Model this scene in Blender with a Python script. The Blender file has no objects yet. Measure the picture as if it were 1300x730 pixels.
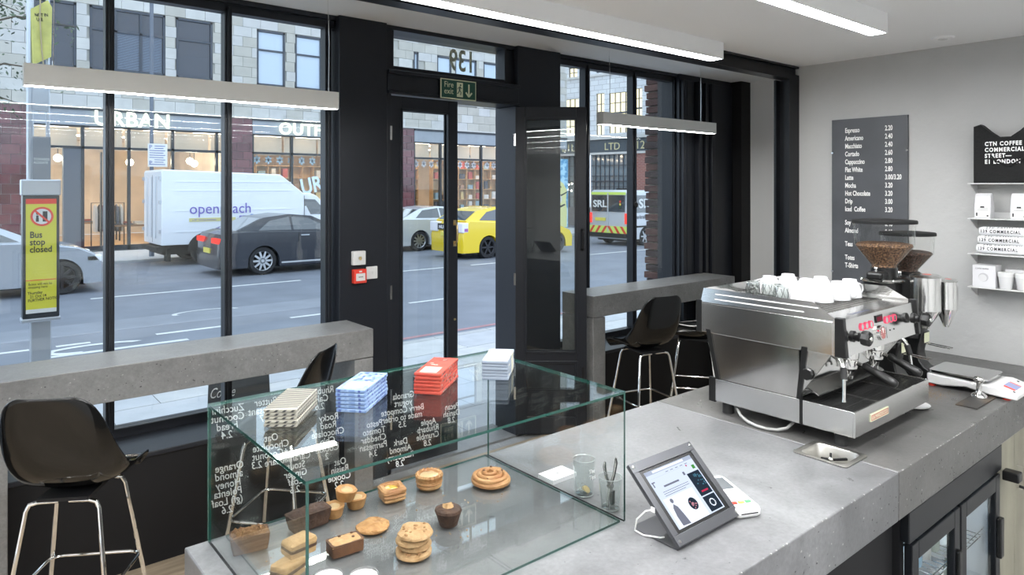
import bpy, bmesh, math, random
from mathutils import Vector, Matrix, Euler, noise
random.seed(7)
R = math.radians
SC = bpy.context.scene
COL = SC.collection

# ------------------------------------------------------------------ camera
cam_d = bpy.data.cameras.new('camera'); cam = bpy.data.objects.new('camera', cam_d); COL.objects.link(cam)
cam.location = (0, 0, 2.03)
cam.rotation_euler = (R(90), 0, R(-39.75))
cam_d.sensor_width = 36.0
cam_d.lens = 880.0/1300*36.0
cam_d.shift_y = -(365-238)/1300.0
cam_d.clip_start = 0.02; cam_d.clip_end = 300
SC.camera = cam

# ------------------------------------------------------------------ world, overcast daylight
w = bpy.data.worlds.new('world'); SC.world = w; w.use_nodes = True
bg = w.node_tree.nodes['Background']
bg.inputs[0].default_value = (0.69, 0.83, 1.0, 1); bg.inputs[1].default_value = 1.72

LED_STRENGTH = 56.0
PENDANT_STRENGTH = 34.0

SC.view_settings.view_transform = 'Standard'
SC.view_settings.look = 'None'
SC.view_settings.gamma = 1.0
SC.view_settings.use_curve_mapping = False
SC.view_settings.exposure = 0.50
SC.cycles.max_bounces = 10
SC.cycles.transparent_max_bounces = 24
SC.cycles.sample_clamp_indirect = 4.0
SC.cycles.caustics_reflective = False
SC.cycles.caustics_refractive = False

# ------------------------------------------------------------------ helpers
class MB:
    def __init__(s, M=None):
        s.bm = bmesh.new(); s.M = M or Matrix.Identity(4); s.mi = 0
    def v(s, p): return s.bm.verts.new(s.M @ Vector(p))
    def f(s, vs):
        try:
            fc = s.bm.faces.new(vs); fc.material_index = s.mi; return fc
        except ValueError: return None
    def box(s, x0, x1, y0, y1, z0, z1):
        vs = [s.v((x, y, z)) for z in (z0, z1) for y in (y0, y1) for x in (x0, x1)]
        for q in ((0,2,3,1),(4,5,7,6),(0,1,5,4),(2,6,7,3),(0,4,6,2),(1,3,7,5)): s.f([vs[i] for i in q])
        return s
    def prism(s, pts, a0, a1, axis='y'):
        def mk(p, a):
            if axis == 'y': return (p[0], a, p[1])
            if axis == 'x': return (a, p[0], p[1])
            return (p[0], p[1], a)
        A = [s.v(mk(p, a0)) for p in pts]; B = [s.v(mk(p, a1)) for p in pts]
        n = len(pts)
        for i in range(n): s.f([A[i], A[(i+1)%n], B[(i+1)%n], B[i]])
        s.f(A[::-1]); s.f(B); return s
    def layers(s, L, cap=True):
        rows = [[s.v(p) for p in l] for l in L]; n = len(L[0])
        for a, b in zip(rows, rows[1:]):
            for i in range(n): s.f([a[i], a[(i+1)%n], b[(i+1)%n], b[i]])
        if cap: s.f(rows[0][::-1]); s.f(rows[-1])
        return s
    def lathe(s, prof, c=(0,0,0), seg=20, axis='z', cap=True):
        rows = []
        for r, h in prof:
            row = []
            for i in range(seg):
                t = 2*math.pi*i/seg; a, b = r*math.cos(t), r*math.sin(t)
                p = {'z': (a, b, h), 'y': (a, h, b), 'x': (h, a, b)}[axis]
                row.append(s.v((c[0]+p[0], c[1]+p[1], c[2]+p[2])))
            rows.append(row)
        for a, b in zip(rows, rows[1:]):
            for i in range(seg): s.f([a[i], a[(i+1)%seg], b[(i+1)%seg], b[i]])
        if cap: s.f(rows[0][::-1]); s.f(rows[-1])
        return s
    def tube(s, pts, r, seg=8, closed=False):
        pts = [Vector(p) for p in pts]; n = len(pts); rows = []
        up = None
        for i, p in enumerate(pts):
            if closed: d = pts[(i+1)%n]-pts[i-1]
            else: d = pts[min(i+1, n-1)]-pts[max(i-1, 0)]
            d.normalize()
            if up is None:
                up = Vector((0,0,1)) if abs(d.z) < .9 else Vector((1,0,0))
            a = d.cross(up); 
            if a.length < 1e-4: a = d.cross(Vector((0,1,0)))
            a.normalize(); b = a.cross(d).normalized(); up = b
            rr = r[i] if isinstance(r, (list, tuple)) else r
            rows.append([s.v(p+a*rr*math.cos(2*math.pi*k/seg)+b*rr*math.sin(2*math.pi*k/seg)) for k in range(seg)])
        m = n if closed else n-1
        for i in range(m):
            A, B = rows[i], rows[(i+1)%n]
            for k in range(seg): s.f([A[k], A[(k+1)%seg], B[(k+1)%seg], B[k]])
        if not closed: s.f(rows[0][::-1]); s.f(rows[-1])
        return s
    def build(s, name, mats, parent=None, smooth=False, bevel=0, loc=None, rot=None, sharp=35):
        bmesh.ops.recalc_face_normals(s.bm, faces=s.bm.faces)
        me = bpy.data.meshes.new(name); s.bm.to_mesh(me); s.bm.free()
        for m in (mats if isinstance(mats, (list, tuple)) else [mats]): me.materials.append(m)
        if smooth:
            me.shade_smooth()
            try: me.set_sharp_from_angle(angle=R(sharp))
            except Exception: pass
        o = bpy.data.objects.new(name, me); COL.objects.link(o)
        if parent is not None: o.parent = parent
        if loc: o.location = loc
        if rot: o.rotation_euler = rot
        if bevel:
            b = o.modifiers.new('bevel', 'BEVEL'); b.width = bevel; b.segments = 2; b.limit_method = 'ANGLE'; b.angle_limit = R(40)
        return o

def tag(o, label=None, cat=None, group=None, kind=None):
    if label: o['label'] = label
    if cat: o['category'] = cat
    if group: o['group'] = group
    if kind: o['kind'] = kind
    return o
def thing(name, label, cat, loc=(0,0,0), rz=0, group=None):
    o = bpy.data.objects.new(name, None); COL.objects.link(o)
    o.location = loc; o.rotation_euler = (0, 0, rz); o.empty_display_size = .05
    return tag(o, label, cat, group)
def struct(o): o['kind'] = 'structure'; return o
def dup(root, loc, rz=None, label=None, group=None):
    r = root.copy(); COL.objects.link(r); r.location = loc
    if rz is not None: r.rotation_euler = (0, 0, rz)
    if label: r['label'] = label
    if group: r['group'] = group
    for ch in list(root.children):
        c = ch.copy(); COL.objects.link(c); c.parent = r
        for g in ch.children:
            d = g.copy(); COL.objects.link(d); d.parent = c
    return r
def inst(o, loc=None, parent=None, scale=None, rot=None):
    c = o.copy(); COL.objects.link(c)
    if parent is not None: c.parent = parent
    if loc is not None: c.location = loc
    if scale is not None: c.scale = scale
    if rot is not None: c.rotation_euler = rot
    return c

def mat(name, col, rough=.5, metal=0.0, var=0.0, scale=4.0, col2=None, bump=0.0, bscale=30.0, coat=0.0, emit=0.0, spec=.5, stretch=(1,1,1), detail=4, rvar=0.0, thr=None, ecol=None, aniso=0, sheen=0):
    m = bpy.data.materials.new(name); m.use_nodes = True; nt = m.node_tree; N = nt.nodes; L = nt.links
    p = N['Principled BSDF']
    c = (*col, 1)
    p.inputs['Base Color'].default_value = c; p.inputs['Roughness'].default_value = rough
    p.inputs['Metallic'].default_value = metal; p.inputs['Specular IOR Level'].default_value = spec
    if coat: p.inputs['Coat Weight'].default_value = coat; p.inputs['Coat Roughness'].default_value = .05
    if emit: p.inputs['Emission Color'].default_value = (*(ecol or col), 1); p.inputs['Emission Strength'].default_value = emit
    if var or col2 or bump or rvar:
        tc = N.new('ShaderNodeTexCoord'); mp = N.new('ShaderNodeMapping'); mp.inputs['Scale'].default_value = stretch
        L.new(tc.outputs['Object'], mp.inputs['Vector'])
    if var or col2 or rvar:
        nz = N.new('ShaderNodeTexNoise'); nz.inputs['Scale'].default_value = scale; nz.inputs['Detail'].default_value = detail
        L.new(mp.outputs[0], nz.inputs['Vector'])
        cr = N.new('ShaderNodeValToRGB'); L.new(nz.outputs['Fac'], cr.inputs[0])
        lo, hi = thr or (.3, .7)
        cr.color_ramp.elements[0].position = lo; cr.color_ramp.elements[1].position = hi
        c2 = col2 or tuple(min(1, x*(1+var)) for x in col); c1 = col if col2 else tuple(x*(1-var) for x in col)
        cr.color_ramp.elements[0].color = (*c1, 1); cr.color_ramp.elements[1].color = (*c2, 1)
        L.new(cr.outputs[0], p.inputs['Base Color'])
        if rvar:
            mr = N.new('ShaderNodeMapRange'); mr.inputs['To Min'].default_value = max(0, rough-rvar); mr.inputs['To Max'].default_value = rough+rvar
            L.new(nz.outputs['Fac'], mr.inputs['Value']); L.new(mr.outputs[0], p.inputs['Roughness'])
    if bump:
        nb = N.new('ShaderNodeTexNoise'); nb.inputs['Scale'].default_value = bscale; nb.inputs['Detail'].default_value = 5
        L.new(mp.outputs[0], nb.inputs['Vector'])
        b = N.new('ShaderNodeBump'); b.inputs['Strength'].default_value = bump; b.inputs['Distance'].default_value = .01
        L.new(nb.outputs['Fac'], b.inputs['Height']); L.new(b.outputs[0], p.inputs['Normal'])
    return m
def emis(name, col, s):
    m = bpy.data.materials.new(name); m.use_nodes = True; nt = m.node_tree; nt.nodes.remove(nt.nodes['Principled BSDF'])
    e = nt.nodes.new('ShaderNodeEmission'); e.inputs[0].default_value = (*col, 1); e.inputs[1].default_value = s
    nt.links.new(e.outputs[0], nt.nodes['Material Output'].inputs[0]); return m
def glass(name, tint=(1,1,1), ior=1.5, gain=1.0):
    m = bpy.data.materials.new(name); m.use_nodes = True; nt = m.node_tree; N = nt.nodes; L = nt.links
    N.remove(N['Principled BSDF'])
    t = N.new('ShaderNodeBsdfTransparent'); t.inputs[0].default_value = (*tint, 1)
    g = N.new('ShaderNodeBsdfGlossy'); g.inputs['Roughness'].default_value = 0.0; g.inputs[0].default_value = (.95, .98, .97, 1)
    fr = N.new('ShaderNodeFresnel'); fr.inputs[0].default_value = ior
    mu = N.new('ShaderNodeMath'); mu.operation = 'MULTIPLY'; mu.inputs[1].default_value = gain; mu.use_clamp = True
    mx = N.new('ShaderNodeMixShader')
    # the fresnel node flips its ratio on back faces; use the same ratio from both sides of a thin pane
    geo = N.new('ShaderNodeNewGeometry'); ma = N.new('ShaderNodeMix'); ma.data_type = 'FLOAT'
    ma.inputs[2].default_value = ior; ma.inputs[3].default_value = 1/ior
    L.new(geo.outputs['Backfacing'], ma.inputs[0]); L.new(ma.outputs[0], fr.inputs[0])
    L.new(fr.outputs[0], mu.inputs[0]); L.new(mu.outputs[0], mx.inputs[0])
    L.new(t.outputs[0], mx.inputs[1]); L.new(g.outputs[0], mx.inputs[2]); L.new(mx.outputs[0], N['Material Output'].inputs[0])
    return m

def text(name, s, m, parent, loc, rot, size, ext=.0006, sx=1.0, align='LEFT', weight=0.0, space=1.0, shear=0.0, lh=1.0):
    cu = bpy.data.curves.new(name, 'FONT'); cu.body = s; cu.size = size; cu.extrude = ext; cu.align_x = align
    cu.offset = weight; cu.space_character = space; cu.shear = shear; cu.space_line = lh; cu.resolution_u = 3
    cu.materials.append(m)
    o = bpy.data.objects.new(name, cu); COL.objects.link(o)
    if parent is not None: o.parent = parent
    o.location = loc; o.rotation_euler = rot; o.scale = (sx, 1, 1)
    TEXTS.append(o)
    return o
TEXTS = []
def texts_to_meshes():
    dg = bpy.context.evaluated_depsgraph_get()
    for o in TEXTS:
        me = bpy.data.meshes.new_from_object(o.evaluated_get(dg)); nm = o.name
        q = bpy.data.objects.new(nm, me); o.name = 'old_text'; q.name = nm; COL.objects.link(q)
        q.parent = o.parent; q.location = o.location; q.rotation_euler = o.rotation_euler; q.scale = o.scale
        bpy.data.objects.remove(o)
FRONT = (R(90), 0, 0); BACKF = (R(90), 0, R(180)); WEST = (R(90), 0, R(-90)); UP = (0, 0, 0)

# ------------------------------------------------------------------ materials
def concrete_mat(name, base, rough, cloud=.35, bump=.05, big=1.6):
    m = bpy.data.materials.new(name); m.use_nodes = True; nt = m.node_tree; N = nt.nodes; L = nt.links; p = N['Principled BSDF']
    tc = N.new('ShaderNodeTexCoord'); geo = N.new('ShaderNodeNewGeometry')
    def noise_(sc, det, ro=.55, dist=0.0):
        n = N.new('ShaderNodeTexNoise'); n.inputs['Scale'].default_value = sc; n.inputs['Detail'].default_value = det; n.inputs['Roughness'].default_value = ro; n.inputs['Distortion'].default_value = dist
        L.new(geo.outputs['Position'], n.inputs['Vector']); return n
    def rng(src, a, b, lo, hi):
        r_ = N.new('ShaderNodeMapRange'); r_.inputs['From Min'].default_value = a; r_.inputs['From Max'].default_value = b; r_.inputs['To Min'].default_value = lo; r_.inputs['To Max'].default_value = hi
        L.new(src, r_.inputs['Value']); return r_.outputs[0]
    def mul(a, b):
        q = N.new('ShaderNodeMath'); q.operation = 'MULTIPLY'; L.new(a, q.inputs[0]); L.new(b, q.inputs[1]); return q.outputs[0]
    n1 = noise_(big, 6, .6, .4); n2 = noise_(9, 8, .7, .8); n3 = noise_(70, 4, .6)
    v = mul(mul(rng(n1.outputs['Fac'], .3, .7, 1-cloud, 1+cloud), rng(n2.outputs['Fac'], .32, .68, 1-cloud*.55, 1+cloud*.55)), rng(n3.outputs['Fac'], .3, .7, .88, 1.12))
    vo = N.new('ShaderNodeTexVoronoi'); vo.inputs['Scale'].default_value = 26; vo.inputs['Randomness'].default_value = 1; L.new(geo.outputs['Position'], vo.inputs['Vector'])
    v = mul(v, rng(vo.outputs['Distance'], .04, .075, .45, 1.0))
    vm = N.new('ShaderNodeVectorMath'); vm.operation = 'SCALE'; vm.inputs[0].default_value = base; L.new(v, vm.inputs['Scale']); L.new(vm.outputs[0], p.inputs['Base Color'])
    L.new(rng(n2.outputs['Fac'], .3, .7, rough-.07, rough+.10), p.inputs['Roughness'])
    b = N.new('ShaderNodeBump'); b.inputs['Strength'].default_value = bump; b.inputs['Distance'].default_value = .01; L.new(n3.outputs['Fac'], b.inputs['Height']); L.new(b.outputs[0], p.inputs['Normal'])
    return m
concrete = concrete_mat('concrete', (.19,.19,.187), .36, .22, .08)
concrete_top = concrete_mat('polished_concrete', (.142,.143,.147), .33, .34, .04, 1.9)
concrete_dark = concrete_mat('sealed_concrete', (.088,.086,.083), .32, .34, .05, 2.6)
pit = mat('concrete_pit', (.07,.07,.07), .9)
chip = mat('pale_chip', (.36,.355,.34), .9)
wall_grey = mat('rough_plaster', (.43,.43,.42), .9, var=.05, scale=2, bump=.35, bscale=22)
white_paint = mat('white_paint', (.86,.86,.855), .7)
ceil_m = mat('ceiling_paint', (.86,.86,.855), .8, var=.02, scale=1)
black_paint = mat('black_gloss_paint', (.013,.015,.020), .36, bump=.05, bscale=25, spec=.35)
black_matt = mat('black_matt', (.006,.006,.007), .6, spec=.3)
black_steel = mat('black_steel', (.006,.007,.009), .34, spec=.3)
wood = mat('oak_floor', (.34,.27,.19), .45, var=.3, scale=3, stretch=(1,12,1))
wood2 = mat('oak_floor_light', (.40,.32,.23), .45, var=.3, scale=3, stretch=(1,12,1))
chrome = mat('chrome', (.85,.84,.82), .07, 1.0)
brushed = mat('brushed_steel', (.74,.74,.73), .20, 1.0, bump=.03, bscale=60, stretch=(1,1,20))
side_steel = mat('side_steel', (.78,.78,.77), .15, 1.0)
mirror_steel = mat('polished_steel', (.74,.74,.73), .06, 1.0)
satin_steel = mat('satin_steel', (.62,.61,.59), .13, 1.0, var=.14, scale=6)
bright_steel = mat('bright_steel', (.86,.86,.85), .16, 1.0)
black_plastic = mat('black_plastic', (.008,.008,.008), .30, spec=.4)
shell_black = mat('black_shell', (.004,.004,.004), .14, coat=.25, spec=.35)
rubber = mat('rubber', (.02,.02,.02), .7)
white_ceramic = mat('white_ceramic', (.66,.66,.66), .12, coat=.4)
white_card = mat('white_card', (.64,.64,.65), .6)
white_metal = mat('white_metal', (.68,.68,.67), .4)
pend_white = mat('pendant_white', (.88,.88,.84), .5)
glass_win = glass('window_glass', (.97,.985,.98), 1.5, .95)
glass_case = glass('case_glass', (.985,.995,.99), 1.52, .95)
glass_clear = glass('clear_glass', (.955,.97,.965), 1.5, 1.8)
fridge_glass = glass('fridge_glass', (.97,.98,.98), 1.45, .6)
tray_steel = mat('tray_steel', (.50,.49,.46), .36, 1.0)
hopper_glass = glass('hopper_plastic', (.93,.93,.92), 1.4, 1.0)
green_edge = mat('glass_edge_green', (.006,.06,.045), .10, coat=1.0)
green_edge_l = mat('glass_edge_pale', (.10,.26,.21), .12, coat=1.0)
chalk = mat('chalk_pen', (.85,.85,.85), .8)
ink = mat('ink', (.02,.02,.02), .7)
white_ink = mat('white_print', (.82,.82,.80), .6)
slate = mat('slate_board', (.060,.064,.072), .45, var=.25, scale=3, rvar=.05)
led_m = emis('led_diffuser', (.98,.99,1.0), LED_STRENGTH)
led_p = emis('led_diffuser_pendant', (1.0,.99,.95), PENDANT_STRENGTH)
red = mat('red_plastic', (.70,.05,.03), .35)
brass = mat('brass', (.75,.58,.28), .3, 1.0)

ORD = ['first','second','third','fourth','fifth','sixth','seventh','eighth','ninth','tenth','eleventh','twelfth']+['%dth' % k for k in range(13,40)]
# ------------------------------------------------------------------ room shell
ZC = 2.796; ZF = 3.20; XW = 4.22; YB = 2.28; YP = 4.36
def sbox(name, m, *b, bevel=0):
    return struct(MB().box(*b).build(name, m, bevel=bevel))
XL, YK = -3.2, -3.4
floor = sbox('floor', mat('grey_screed', (.30,.30,.30), .7, var=.1), XL, 7.0, YK, 4.62, -.12, -.022)
k = 0
bd = None
for i in range(18):
    y0 = 1.66+i*.142
    x = -3.2 + (i % 3)*-.6
    while x < 7.0:
        x1 = min(x+2.2, 7.0); a = max(x, -3.2)
        if x1 > a+.1:
            k += 1
            b = MB().box(a+.001, x1-.001, y0+.0008, y0+.1412, -.022, 0).build('floorboard', wood if (i*7+int(x*3)) % 2 else wood2, floor)
        x += 2.2
sbox('ceiling', ceil_m, XL, XW, YK, YB, ZC, ZC+.12)
sbox('ceiling_window_bay', ceil_m, XL, 7.12, YB+.09, 4.48, ZF, ZF+.1)
sbox('trim_1', white_paint, XL, 7.12, YB+.02, YB+.09, ZC-.06, ZF+.1)      # bulkhead over the beam
sbox('wall_right', wall_grey, XW, XW+.12, YK, YB+.1, 0, ZC)
sbox('wall_bay_back', white_paint, XW+.12, 7.12, YB, YB+.1, 0, ZF)
sbox('wall_bay_right', white_paint, 7.0, 7.12, YB+.1, 4.6, 0, ZF)
sbox('wall_left', white_paint, XL-.12, XL, YK, 4.6, 0, ZF)
sbox('wall_back', mat('back_wall_grey', (.55,.55,.54), .8), XL, XW, YK-.12, YK, 0, ZC)
# black steel frame
st = struct(bpy.data.objects.new('trim_5', None)); COL.objects.link(st)
MB().box(XL, XW, YB-.06, YB+.02, ZC-.085, ZC-.055).box(XL, XW, YB-.035, YB+.02, ZC-.055, ZC-.012).box(XL, XW, YB-.06, YB+.02, ZC-.012, ZC).build('beam', black_steel, st)
MB().box(4.10, XW, YB-.06, YB-.045, 0, ZC-.085).box(4.145, 4.175, YB-.045, YB+.03, 0, ZC-.085).box(4.10, XW, YB+.03, YB+.045, 0, ZC-.085).build('column', black_steel, st)

# ------------------------------------------------------------------ facade: pillars, frames, glass
def pillar(name, x0, x1, y0=YP, y1=4.66):
    return struct(MB().box(x0, x1, y0, y1, -.1, ZF).build(name, black_paint, bevel=.004))
pillar('wall_front_pillar', 2.105, 2.47)
pillar('wall_front_pier', 3.69, 4.175)
sbox('wall_front_head', black_paint, XL, 7.0, 4.40, 4.66, 3.17, 3.35)
# left window
w1 = struct(bpy.data.objects.new('window_1', None)); COL.objects.link(w1)
XLW0 = -1.9
def frame_rail(parent, x0, x1, z0, z1, nm='rail', y0=4.44, y1=4.52):
    return MB().box(x0, x1, y0, y1, z0, z1).build(nm, black_paint, parent, bevel=.004)
frame_rail(w1, XLW0, 2.105, .60, .665); frame_rail(w1, XLW0, 2.105, 3.12, 3.18)
def mullion(parent, x0, x1, z0=.66, z1=3.15):
    m = MB(); m.box(x0, x1, 4.44, 4.52, z0, z1)
    xm = (x0+x1)/2; m.box(xm-.008, xm+.008, 4.425, 4.44, z0, z1)
    return m.build('mullion', black_paint, parent, bevel=.003)
xs = [XLW0, -1.19, -.545, .095, .732, 1.378, 2.04]
for x in xs: mullion(w1, x, x+.045)
for a, b in zip(xs, xs[1:]):
    MB().box(a+.045, b, 4.478, 4.484, .665, 3.12).build('pane', glass_win, w1)
sbox('wall_front_left', black_paint, XL, XLW0, 4.36, 4.66, 0, 3.2)
# sill and black panel below
sbox('trim_2', black_paint, XL, 2.105, 4.10, 4.46, .585, .612, bevel=.004)
sbox('wall_front_stallriser', black_matt, XL, 2.105, 4.115, 4.60, 0, .585)
# right window
w2 = struct(bpy.data.objects.new('window_2', None)); COL.objects.link(w2)
RW1 = 5.88
frame_rail(w2, 4.175, RW1, .60, .665); frame_rail(w2, 4.175, RW1, 3.12, 3.18)
xs = [4.175, 4.565, 5.225, RW1-.03]
for i, x in enumerate(xs): mullion(w2, x, x+(.06 if 0 < i < 3 else .03))
for a, b in zip(xs, xs[1:]):
    MB().box(a+.045, b, 4.478, 4.484, .665, 3.12).build('pane', glass_win, w2)
k_ = MB().lathe([(.0,0),(.025,0),(.03,.008),(.02,.02),(0,.022)], (5.255,4.42,1.86), 14, 'y').build('window_catch', black_matt, w2, smooth=True)
sbox('trim_3', black_paint, 4.175, 6.99, 4.10, 4.46, .585, .612, bevel=.004)
sbox('wall_front_stallriser_right', black_matt, 4.175, 6.65, 4.115, 4.60, 0, .585)
# dark panelling right of the window
pan = struct(MB().box(RW1, 7.0, 4.38, 4.66, 0, ZF).build('wall_front_panelling', black_paint))
for x0, x1, y in [(5.90,5.95,4.34),(5.99,6.11,4.365),(6.14,6.20,4.32),(6.28,6.33,4.335),(6.37,6.42,4.32),(6.45,6.80,4.355)]:
    MB().box(x0, x1, y, 4.385, .62, 3.14).build('panel_batten', black_paint, pan, bevel=.004)
MB().box(6.82, 6.998, 4.25, 4.38, 0, ZF).build('return_panel', black_matt, pan)

# door frame (left jamb, head, transom light)
d0 = struct(bpy.data.objects.new('trim_4', None)); COL.objects.link(d0); d0['label'] = 'black moulded door frame with glazed transom above'
MB().box(2.47, 2.505, YP, 4.6, -.1, 2.70).build('jamb', black_paint, d0, bevel=.004)
MB().box(3.665, 3.69, YP, 4.6, -.1, 2.70).build('jamb', black_paint, d0, bevel=.004)
MB().box(2.47, 3.69, YP-.012, 4.6, 2.70, 2.87).box(2.47, 3.69, YP-.03, YP-.012, 2.70, 2.72).box(2.47, 3.69, YP-.03, YP-.012, 2.84, 2.87).build('transom_beam', black_paint, d0, bevel=.004)
MB().box(2.47, 2.56, 4.42, 4.52, 2.87, 3.2).box(3.60, 3.69, 4.42, 4.52, 2.87, 3.2).box(2.56, 3.60, 4.42, 4.52, 2.87, 2.915).build('transom_frame', black_paint, d0, bevel=.004)
MB().box(2.56, 3.60, 4.478, 4.484, 2.915, 3.19).build('pane', glass_win, d0)
num_m = mat('number_gold', (.50,.50,.36), .6)
text('house_number', '139', num_m, d0, (3.345, 4.490, 2.955), BACKF, .235, .0015, .72, weight=.004)
sbox('wall_front_threshold', concrete, 2.47, 3.69, YP, 4.7, -.1, -.005)

def leaf(name, label, loc, rz, flip=1):
    """door leaf: local x along the leaf from the hinge, y thickness"""
    t = bpy.data.objects.new(name, None); COL.objects.link(t); struct(t); t.location = loc; t.rotation_euler = (0,0,rz); t['label'] = label
    W = .585; H = 2.69; T = .045
    f = flip
    def b(x0,x1,z0,z1,nm,y0=-T/2,y1=T/2):
        if f < 0: x0, x1 = -x1, -x0
        return MB().box(x0,x1,y0,y1,z0,z1).build(nm, black_paint, t, bevel=.004)
    b(0,.085,.01,H,'stile'); b(W-.085,W,.01,H,'stile'); b(.085,W-.085,H-.095,H,'rail'); b(.085,W-.085,.60,.68,'rail'); b(.085,W-.085,.01,.15,'rail')
    b(.085,W-.085,.15,.60,'lower_panel',-.010,.010)
    # glazing bead both sides
    m = MB()
    for s in (-1,1):
        ya, yb = (T/2-.004, T/2+.010) if s > 0 else (-T/2-.010, -T/2+.004)
        for (x0,x1,z0,z1) in ((.075,.095,.67,H-.085),(W-.095,W-.075,.67,H-.085),(.075,W-.075,.67,.69),(.075,W-.075,H-.105,H-.085),(.075,.095,.14,.60),(W-.095,W-.075,.14,.60),(.075,W-.075,.59,.61)):
            if f < 0: x0, x1 = -x1, -x0
            m.box(x0,x1,ya,yb,z0,z1)
    m.build('bead', black_paint, t, bevel=.002)
    x0, x1 = (.085, W-.085) if f > 0 else (-(W-.085), -.085)
    MB().box(x0,x1,-.003,.003,.68,H-.095).build('pane', glass_win, t)
    for z in (.35,1.28,2.42): MB().box(*( (-.012,.004) if f>0 else (-.004,.012) ),-T/2-.012,-T/2,z-.05,z+.05).build('hinge', bright_steel, t)
    return t
dl = leaf('door_1', 'black closed door leaf with tall glass pane and brass handle', (2.505,4.39,0), 0, 1)
MB().tube([(.555,-.025,1.60),(.555,-.055,1.62),(.555,-.06,1.68),(.555,-.055,1.74),(.555,-.025,1.76)], .008).box(.543,.567,-.03,-.0225,1.58,1.62).box(.543,.567,-.03,-.0225,1.74,1.78).build('handle', brass, dl, smooth=True)
MB().lathe([(0,-.03),(.008,-.03),(.009,-.02)], (.555,0,1.02), 10, 'y').build('keyhole', brass, dl)
do = leaf('door_2', 'black door leaf standing open into the room with black pull handle', (3.665,4.365,0), R(-39.75), 1)
MB().tube([(.548,-.025,1.52),(.548,-.06,1.535),(.548,-.068,1.60),(.548,-.06,1.665),(.548,-.025,1.68)], .010).lathe([(0,-.028),(.018,-.028),(.018,-.022)],(.548,0,1.52),12,'y').lathe([(0,-.028),(.018,-.028),(.018,-.022)],(.548,0,1.68),12,'y').build('handle', black_matt, do, smooth=True)
MB().box(.545,.562,-.035,-.0225,.42,.56).build('bolt', black_matt, do)

# fire exit sign
green = mat('sign_green', (.01,.07,.045), .5); cream = mat('sign_cream', (.72,.74,.52), .5)
sg = thing('exit_sign', 'green fire exit sign with running man and arrow over the doorway', 'sign', (3.068, YP-.031, 2.775))
MB().box(-.165,.165,-.004,0,-.075,.075).build('border', cream, sg)
MB().box(-.157,.157,-.0055,-.004,-.067,.067).build('plate', green, sg)
text('lettering', 'Fire\nexit', cream, sg, (-.135,-.006,.012), FRONT, .062, .0004, .9, lh=.8)
m = MB(); m.box(-.018,.038,-.0065,-.0055,-.055,.055).build('pictogram_door', cream, sg)
m = MB(); m.lathe([(0,-.0075),(.007,-.0075),(.007,-.0065)],(.016,0,.036),10,'y')
def strip(m, pts, w_, y=-.0070):
    for a, b in zip(pts, pts[1:]):
        a = Vector((a[0],0,a[1])); b = Vector((b[0],0,b[1])); d = (b-a).normalized(); n = Vector((-d.z,0,d.x))*w_/2
        vs = [m.v(Vector((p.x,y,p.z))) for p in (a+n,b+n,b-n,a-n)]; m.f(vs)
strip(m, [(.012,.026),(.006,-.004)], .012); strip(m, [(.010,.022),(.026,.010),(.030,.016)], .005); strip(m, [(.010,.022),(-.006,.014),(-.012,.002)], .005)
strip(m, [(.006,-.004),(.020,-.018),(.016,-.040)], .007); strip(m, [(.006,-.004),(-.004,-.024),(-.016,-.030)], .007)
m.build('pictogram_man', green, sg)
m = MB(); strip(m, [(.095,.048),(.095,-.045)], .013,-.0062); strip(m, [(.066,-.015),(.095,-.048),(.124,-.015)], .013,-.0063); m.build('pictogram_arrow', cream, sg)

# wall devices on pillar
ks = thing('key_switch', 'white square key switch above the red fire call point', 'switch', (2.238, YP, 1.545))
MB().box(-.048,.048,-.035,0,-.048,.048).build('box', white_metal, ks, bevel=.005)
MB().lathe([(0,-.045),(.012,-.045),(.012,-.035)],(0,0,0),14,'y').build('key_barrel', bright_steel, ks, smooth=True)
MB().box(-.003,.003,-.058,-.045,-.012,.012).build('key', brass, ks)
cp = thing('call_point', 'red fire alarm break glass call point on the black pillar', 'alarm', (2.243, YP, 1.42))
MB().box(-.048,.048,-.038,0,-.048,.048).build('housing', red, cp, bevel=.004)
MB().box(-.034,.034,-.042,-.038,-.030,.020).build('glass_plate', white_metal, cp)
m = MB(); [m.lathe([(0,-.044),(.004,-.044),(.004,-.042)],(x,0,-.004),8,'y') for x in (-.012,0,.012)]; m.build('print_dots', ink, cp)
MB().box(-.010,.010,-.040,-.038,.028,.038).build('flame_mark', white_metal, cp)
bs = thing('switch_plate', 'white switch plate right of the red call point', 'switch', (2.345, YP, 1.435))
MB().box(-.043,.043,-.012,0,-.043,.043).build('plate', white_metal, bs, bevel=.003)
m = MB(); [m.box(x-.006,x+.006,-.016,-.012,-.010,.010) for x in (-.012,.012)]; m.build('rocker', white_metal, bs)

# ------------------------------------------------------------------ light fixtures
def ceiling_strip(x0, x1, y0, y1, label):
    t = thing('ceiling_light', label, 'light', (x0, y0, 0), group=None)
    W = x1-x0; D = y1-y0
    MB().box(0, W, 0, .006, 2.708, ZC).box(0, W, D-.006, D, 2.708, ZC).box(.0, .006, .0062, D-.0062, 2.708, ZC).box(W-.006, W, .0062, D-.0062, 2.708, ZC).build('housing', white_paint, t)
    MB().box(.007, W-.007, .0065, D-.0065, 2.712, 2.72).build('diffuser', led_m, t)
ceiling_strip(.2, 3.20, 2.10, 2.186, 'long white ceiling strip light next to the black beam')
ceiling_strip(.2, 3.215, 1.285, 1.365, 'white ceiling strip light over the serving counter, nearer the viewer')
ceiling_strip(.2, 3.20, .45, .53, 'white ceiling strip light behind the viewer')
ceiling_strip(-1.5, 3.20, -.75, -.67, 'second white ceiling strip behind the viewer, added as fill light')  # this and the next two strips are added to fill surfaces facing the viewer
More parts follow.
